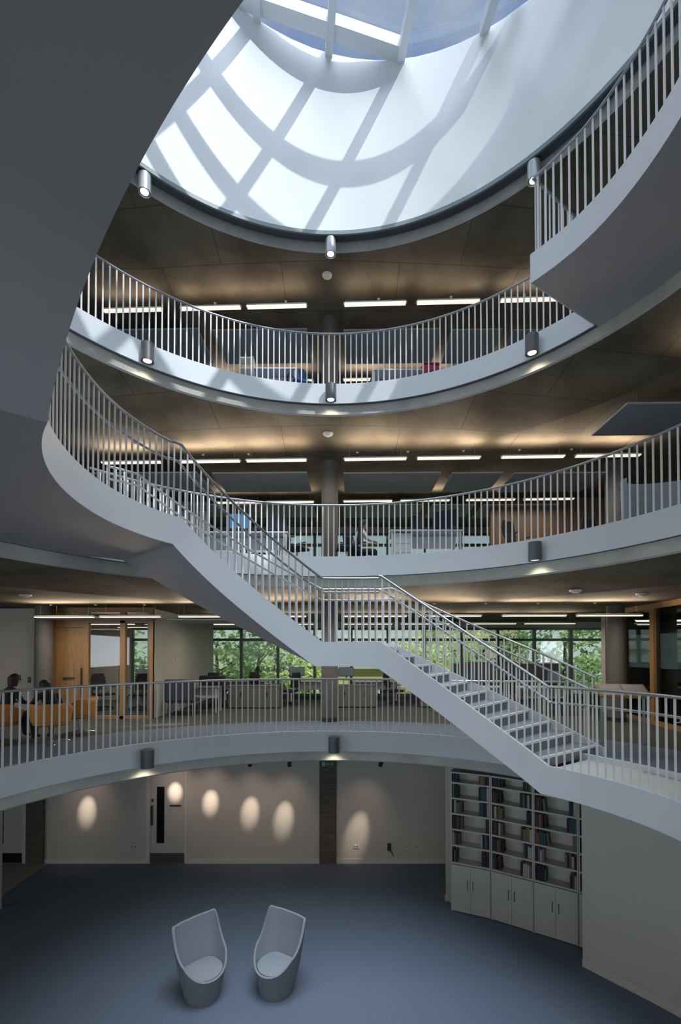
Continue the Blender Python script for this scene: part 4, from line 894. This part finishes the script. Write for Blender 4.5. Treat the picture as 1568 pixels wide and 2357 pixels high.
S(MB().box(-9.5, 14.6, F2, -4.2, 14.75, F2+2.84).build('wall_plaster_middle', M_WALL), 'plain wall far back left on the middle gallery')
# ---- third gallery furniture
desk((-1.45, 10.4, F3), 0, 1.0, .6, 'small white desk behind the sunlit balustrade left of the column')
rk = empty('document_rack', (-2.05, 10.15, F3), label='white document rack standing behind the sunlit balustrade', cat='rack'); MB().box(-.15, -.12, 0, -.135, .12, .95).box(.135, -.12, 0, .15, .12, .95).build('side_panels', M_WPLAS, rk)
for q in range(4): MB().box(-.135, -.12, .2+q*.235, .135, .12, .225+q*.235).build('shelf', M_WPLAS, rk)
office_chair((-.88, 10.35, F3), .4, 'office chair with blue fabric left of the column on third gallery', 'office chairs', M_BLUE)
desk((1.35, 10.5, F3), 0, 1.3, .7, 'white desk right of the column on the third gallery'); office_chair((1.0, 11.2, F3), 2.8, 'black office chair right of the column on third gallery')
rb_ = empty('storage_crate', (1.98, 10.2, F3), .1, 'red plastic crate stack behind the upper balustrade', 'crate')
MB().box(-.17, -.12, .0, .17, .12, .80).build('crate_body', M_RED, rb_, bevel=.015); MB().box(-.10, -.13, .58, .10, -.12, .66).build('front_slot', M_DARK, rb_); MB().box(-.19, -.14, .80, .19, .14, .84).build('lid', M_RED, rb_, bevel=.01)
# ---- office behind the oak screen
desk((-5.75, 14.6, F1), 0, 1.5, .7, 'dark desk inside the office behind the glazed oak screen', .74, M_SCRN)
monitor((-6.15, 14.5, F1+.74), .0, 'left computer monitor inside the glazed office', .44, .30); monitor((-5.62, 14.5, F1+.74), .0, 'right pale computer monitor inside the glazed office', .50, .30, mat('pale_screen', (.35, .4, .45), .3))
office_chair((-7.0, 13.8, F1), 1.0, 'black office chair inside the glazed office at left'); office_chair((-5.9, 13.7, F1), .1, 'black office chair in front of the office desk')
S(MB().box(-12.3, 16.6, F1, -7.95, 16.75, F1+2.84).build('wall_office_back', M_WALL), 'white wall inside the glazed office')
sw = empty('door_entry_switch', (-7.93, 11.89, F1+1.0), label='black door entry switch on the cream gallery wall', cat='switch'); MB().box(-.035, -.02, -.07, .035, 0, .07).build('switch_body', M_DARK, sw, bevel=.015); MB().box(-.015, -.024, -.01, .015, -.02, .01).build('push_button', M_PEDGE, sw)
o = MB().box(-.03, -.01, -.03, .03, 0, .03).lathe([(.0, .0), (.02, .0)], 8).build('thermostat', M_WPLAS); o.rotation_euler.z = math.pi/2; o.location = (-4.79, 13.6, F1+1.5); tag(o, 'small white thermostat on the pale partition', 'thermostat')
# ================================================================== OUTSIDE
S(MB().box(-60, 17.9, -.3, 70, 110, 0).build('ground_outside', mat('lawn', (.10, .17, .05), .95, noise=.3, nscale=2)))
def bld(x0, y0, x1, y1, h, col, label, wins):
    o = empty('house', (0, 0, 0), label=label, cat='house'); MB().box(x0, y0, 0, x1, y1, h).build('house_wall', mat('render_%d' % int(col[0]*1000+h*7), col, .9), o)
    MB().box(x0-.3, y0-.3, h, x1+.3, y1+.3, h+.25).build('roof', M_PEDGE, o)
    for (wx, wz, ww, wh) in wins:
        f = MB().box(wx, y0-.05, wz, wx+ww, y0, wz+wh).build('window', M_WPLAS, o); MB().box(wx+.08, y0-.07, wz+.08, wx+ww-.08, y0-.05, wz+wh-.08).build('pane', M_BLACK, f)
bld(-1.6, 27, 3.9, 34, 4.35, (.72, .58, .30), 'low yellow rendered building beyond the windows right of centre', [(-1.3, 2.0, .7, 1.7), (2.2, 2.0, 1.0, 1.7)])
bld(9.0, 44, 17.5, 52, 8.2, (.52, .36, .28), 'pinkish brick house beyond the right hand windows', [(10, 4.4, 1.2, 1.5), (12.5, 4.4, 1.2, 1.5), (15, 4.4, 1.2, 1.5)])
bld(-14, 42, -6.5, 50, 5.6, (.60, .52, .46), 'pale house beyond the leftmost window', [(-8.8, 2.0, 1.0, 1.5)])
def tree(x, y, h, cr, c1, c2, label, seed, n=1500, low=1.0):
    rn = random.Random(seed); o = empty('tree', (x, y, 0), label=label, cat='tree', group='trees outside the windows')
    m = MB(); top = Vector((rn.uniform(-.4, .4), rn.uniform(-.4, .4), h*.72)); m.tube([(0, 0, 0), (top.x*.3, top.y*.3, h*.35), tuple(top)], [.20, .14, .05], 8); tips = []
    for k in range(9):
        a = rn.uniform(0, 6.28); z0 = h*rn.uniform(.22, .6); l = cr*rn.uniform(.6, .95); e = (l*math.cos(a), l*math.sin(a), z0+l*rn.uniform(.0, .7)); m.tube([(0, 0, z0), (e[0]*.5, e[1]*.5, z0+(e[2]-z0)*.6), e], [.06, .035, .015], 6); tips.append(Vector(e))
    m.build('trunk', M_BARK, o); m = MB(); cl = [(Vector((rn.gauss(0, cr*.45), rn.gauss(0, cr*.45), rn.uniform(low, h))), rn.uniform(.5, 1.1)) for _ in range(34)]+[(t, .8) for t in tips]
    for i in range(n):
        c, r = rn.choice(cl); p = c+Vector((rn.gauss(0, 1), rn.gauss(0, 1), rn.gauss(0, .8)))*r*.5; u = Vector((rn.gauss(0, 1), rn.gauss(0, 1), rn.gauss(0, .6))).normalized(); v_ = u.cross(Vector((rn.gauss(0, 1), rn.gauss(0, 1), rn.gauss(0, 1)))).normalized(); s = rn.uniform(.10, .22); b = len(m.v)
        m.v += [tuple(p-u*s), tuple(p+v_*s*.5), tuple(p+u*s), tuple(p-v_*s*.5)]; m.face([b, b+1, b+2, b+3])
    m.build('leaves', leafmat('leaf_%d' % int(c1[1]*1000), c1, c2), o, fix=False)
LG = ((.38, .46, .12), (.85, .88, .42)); DG = ((.10, .17, .07), (.34, .42, .20)); MG = ((.20, .30, .11), (.56, .64, .30))
for i, (x, y, h, cr, cc, lab) in enumerate(((-8.6, 24, 7, 2.2, MG, 'green tree seen through the office window'), (-6.6, 25.5, 8, 2.2, MG, 'green tree behind the first large window pane'), (-4.4, 23.5, 7.5, 2.0, DG, 'dark green tree behind the second window pane'),
        (-3.0, 27, 8, 2.4, LG, 'bright yellow green tree above the left grey cabinet'), (-1.9, 26, 6.5, 1.2, LG, 'bright young tree left of the column'), (5.0, 27, 7.5, 1.5, LG, 'light green tree behind the stair landing balusters'),
        (6.4, 24, 7, 2.0, LG, 'light green tree behind the lower stair flight'), (9.4, 26, 7.4, 2.3, DG, 'dark tree left of the far right windows'), (11.4, 24, 8, 2.2, DG, 'dark green tree in the far right window'), (13.6, 25, 7.5, 2.3, MG, 'green tree behind the oak framed room'), (16.5, 27, 8.5, 2.6, MG, 'tree at the far right beyond the tinted glass'),
        (7.9, 30, 6.5, 1.6, MG, 'rounded green tree beyond the far stair rail'))):
    tree(x, y, h, cr, cc[0], cc[1], lab, 50+i)
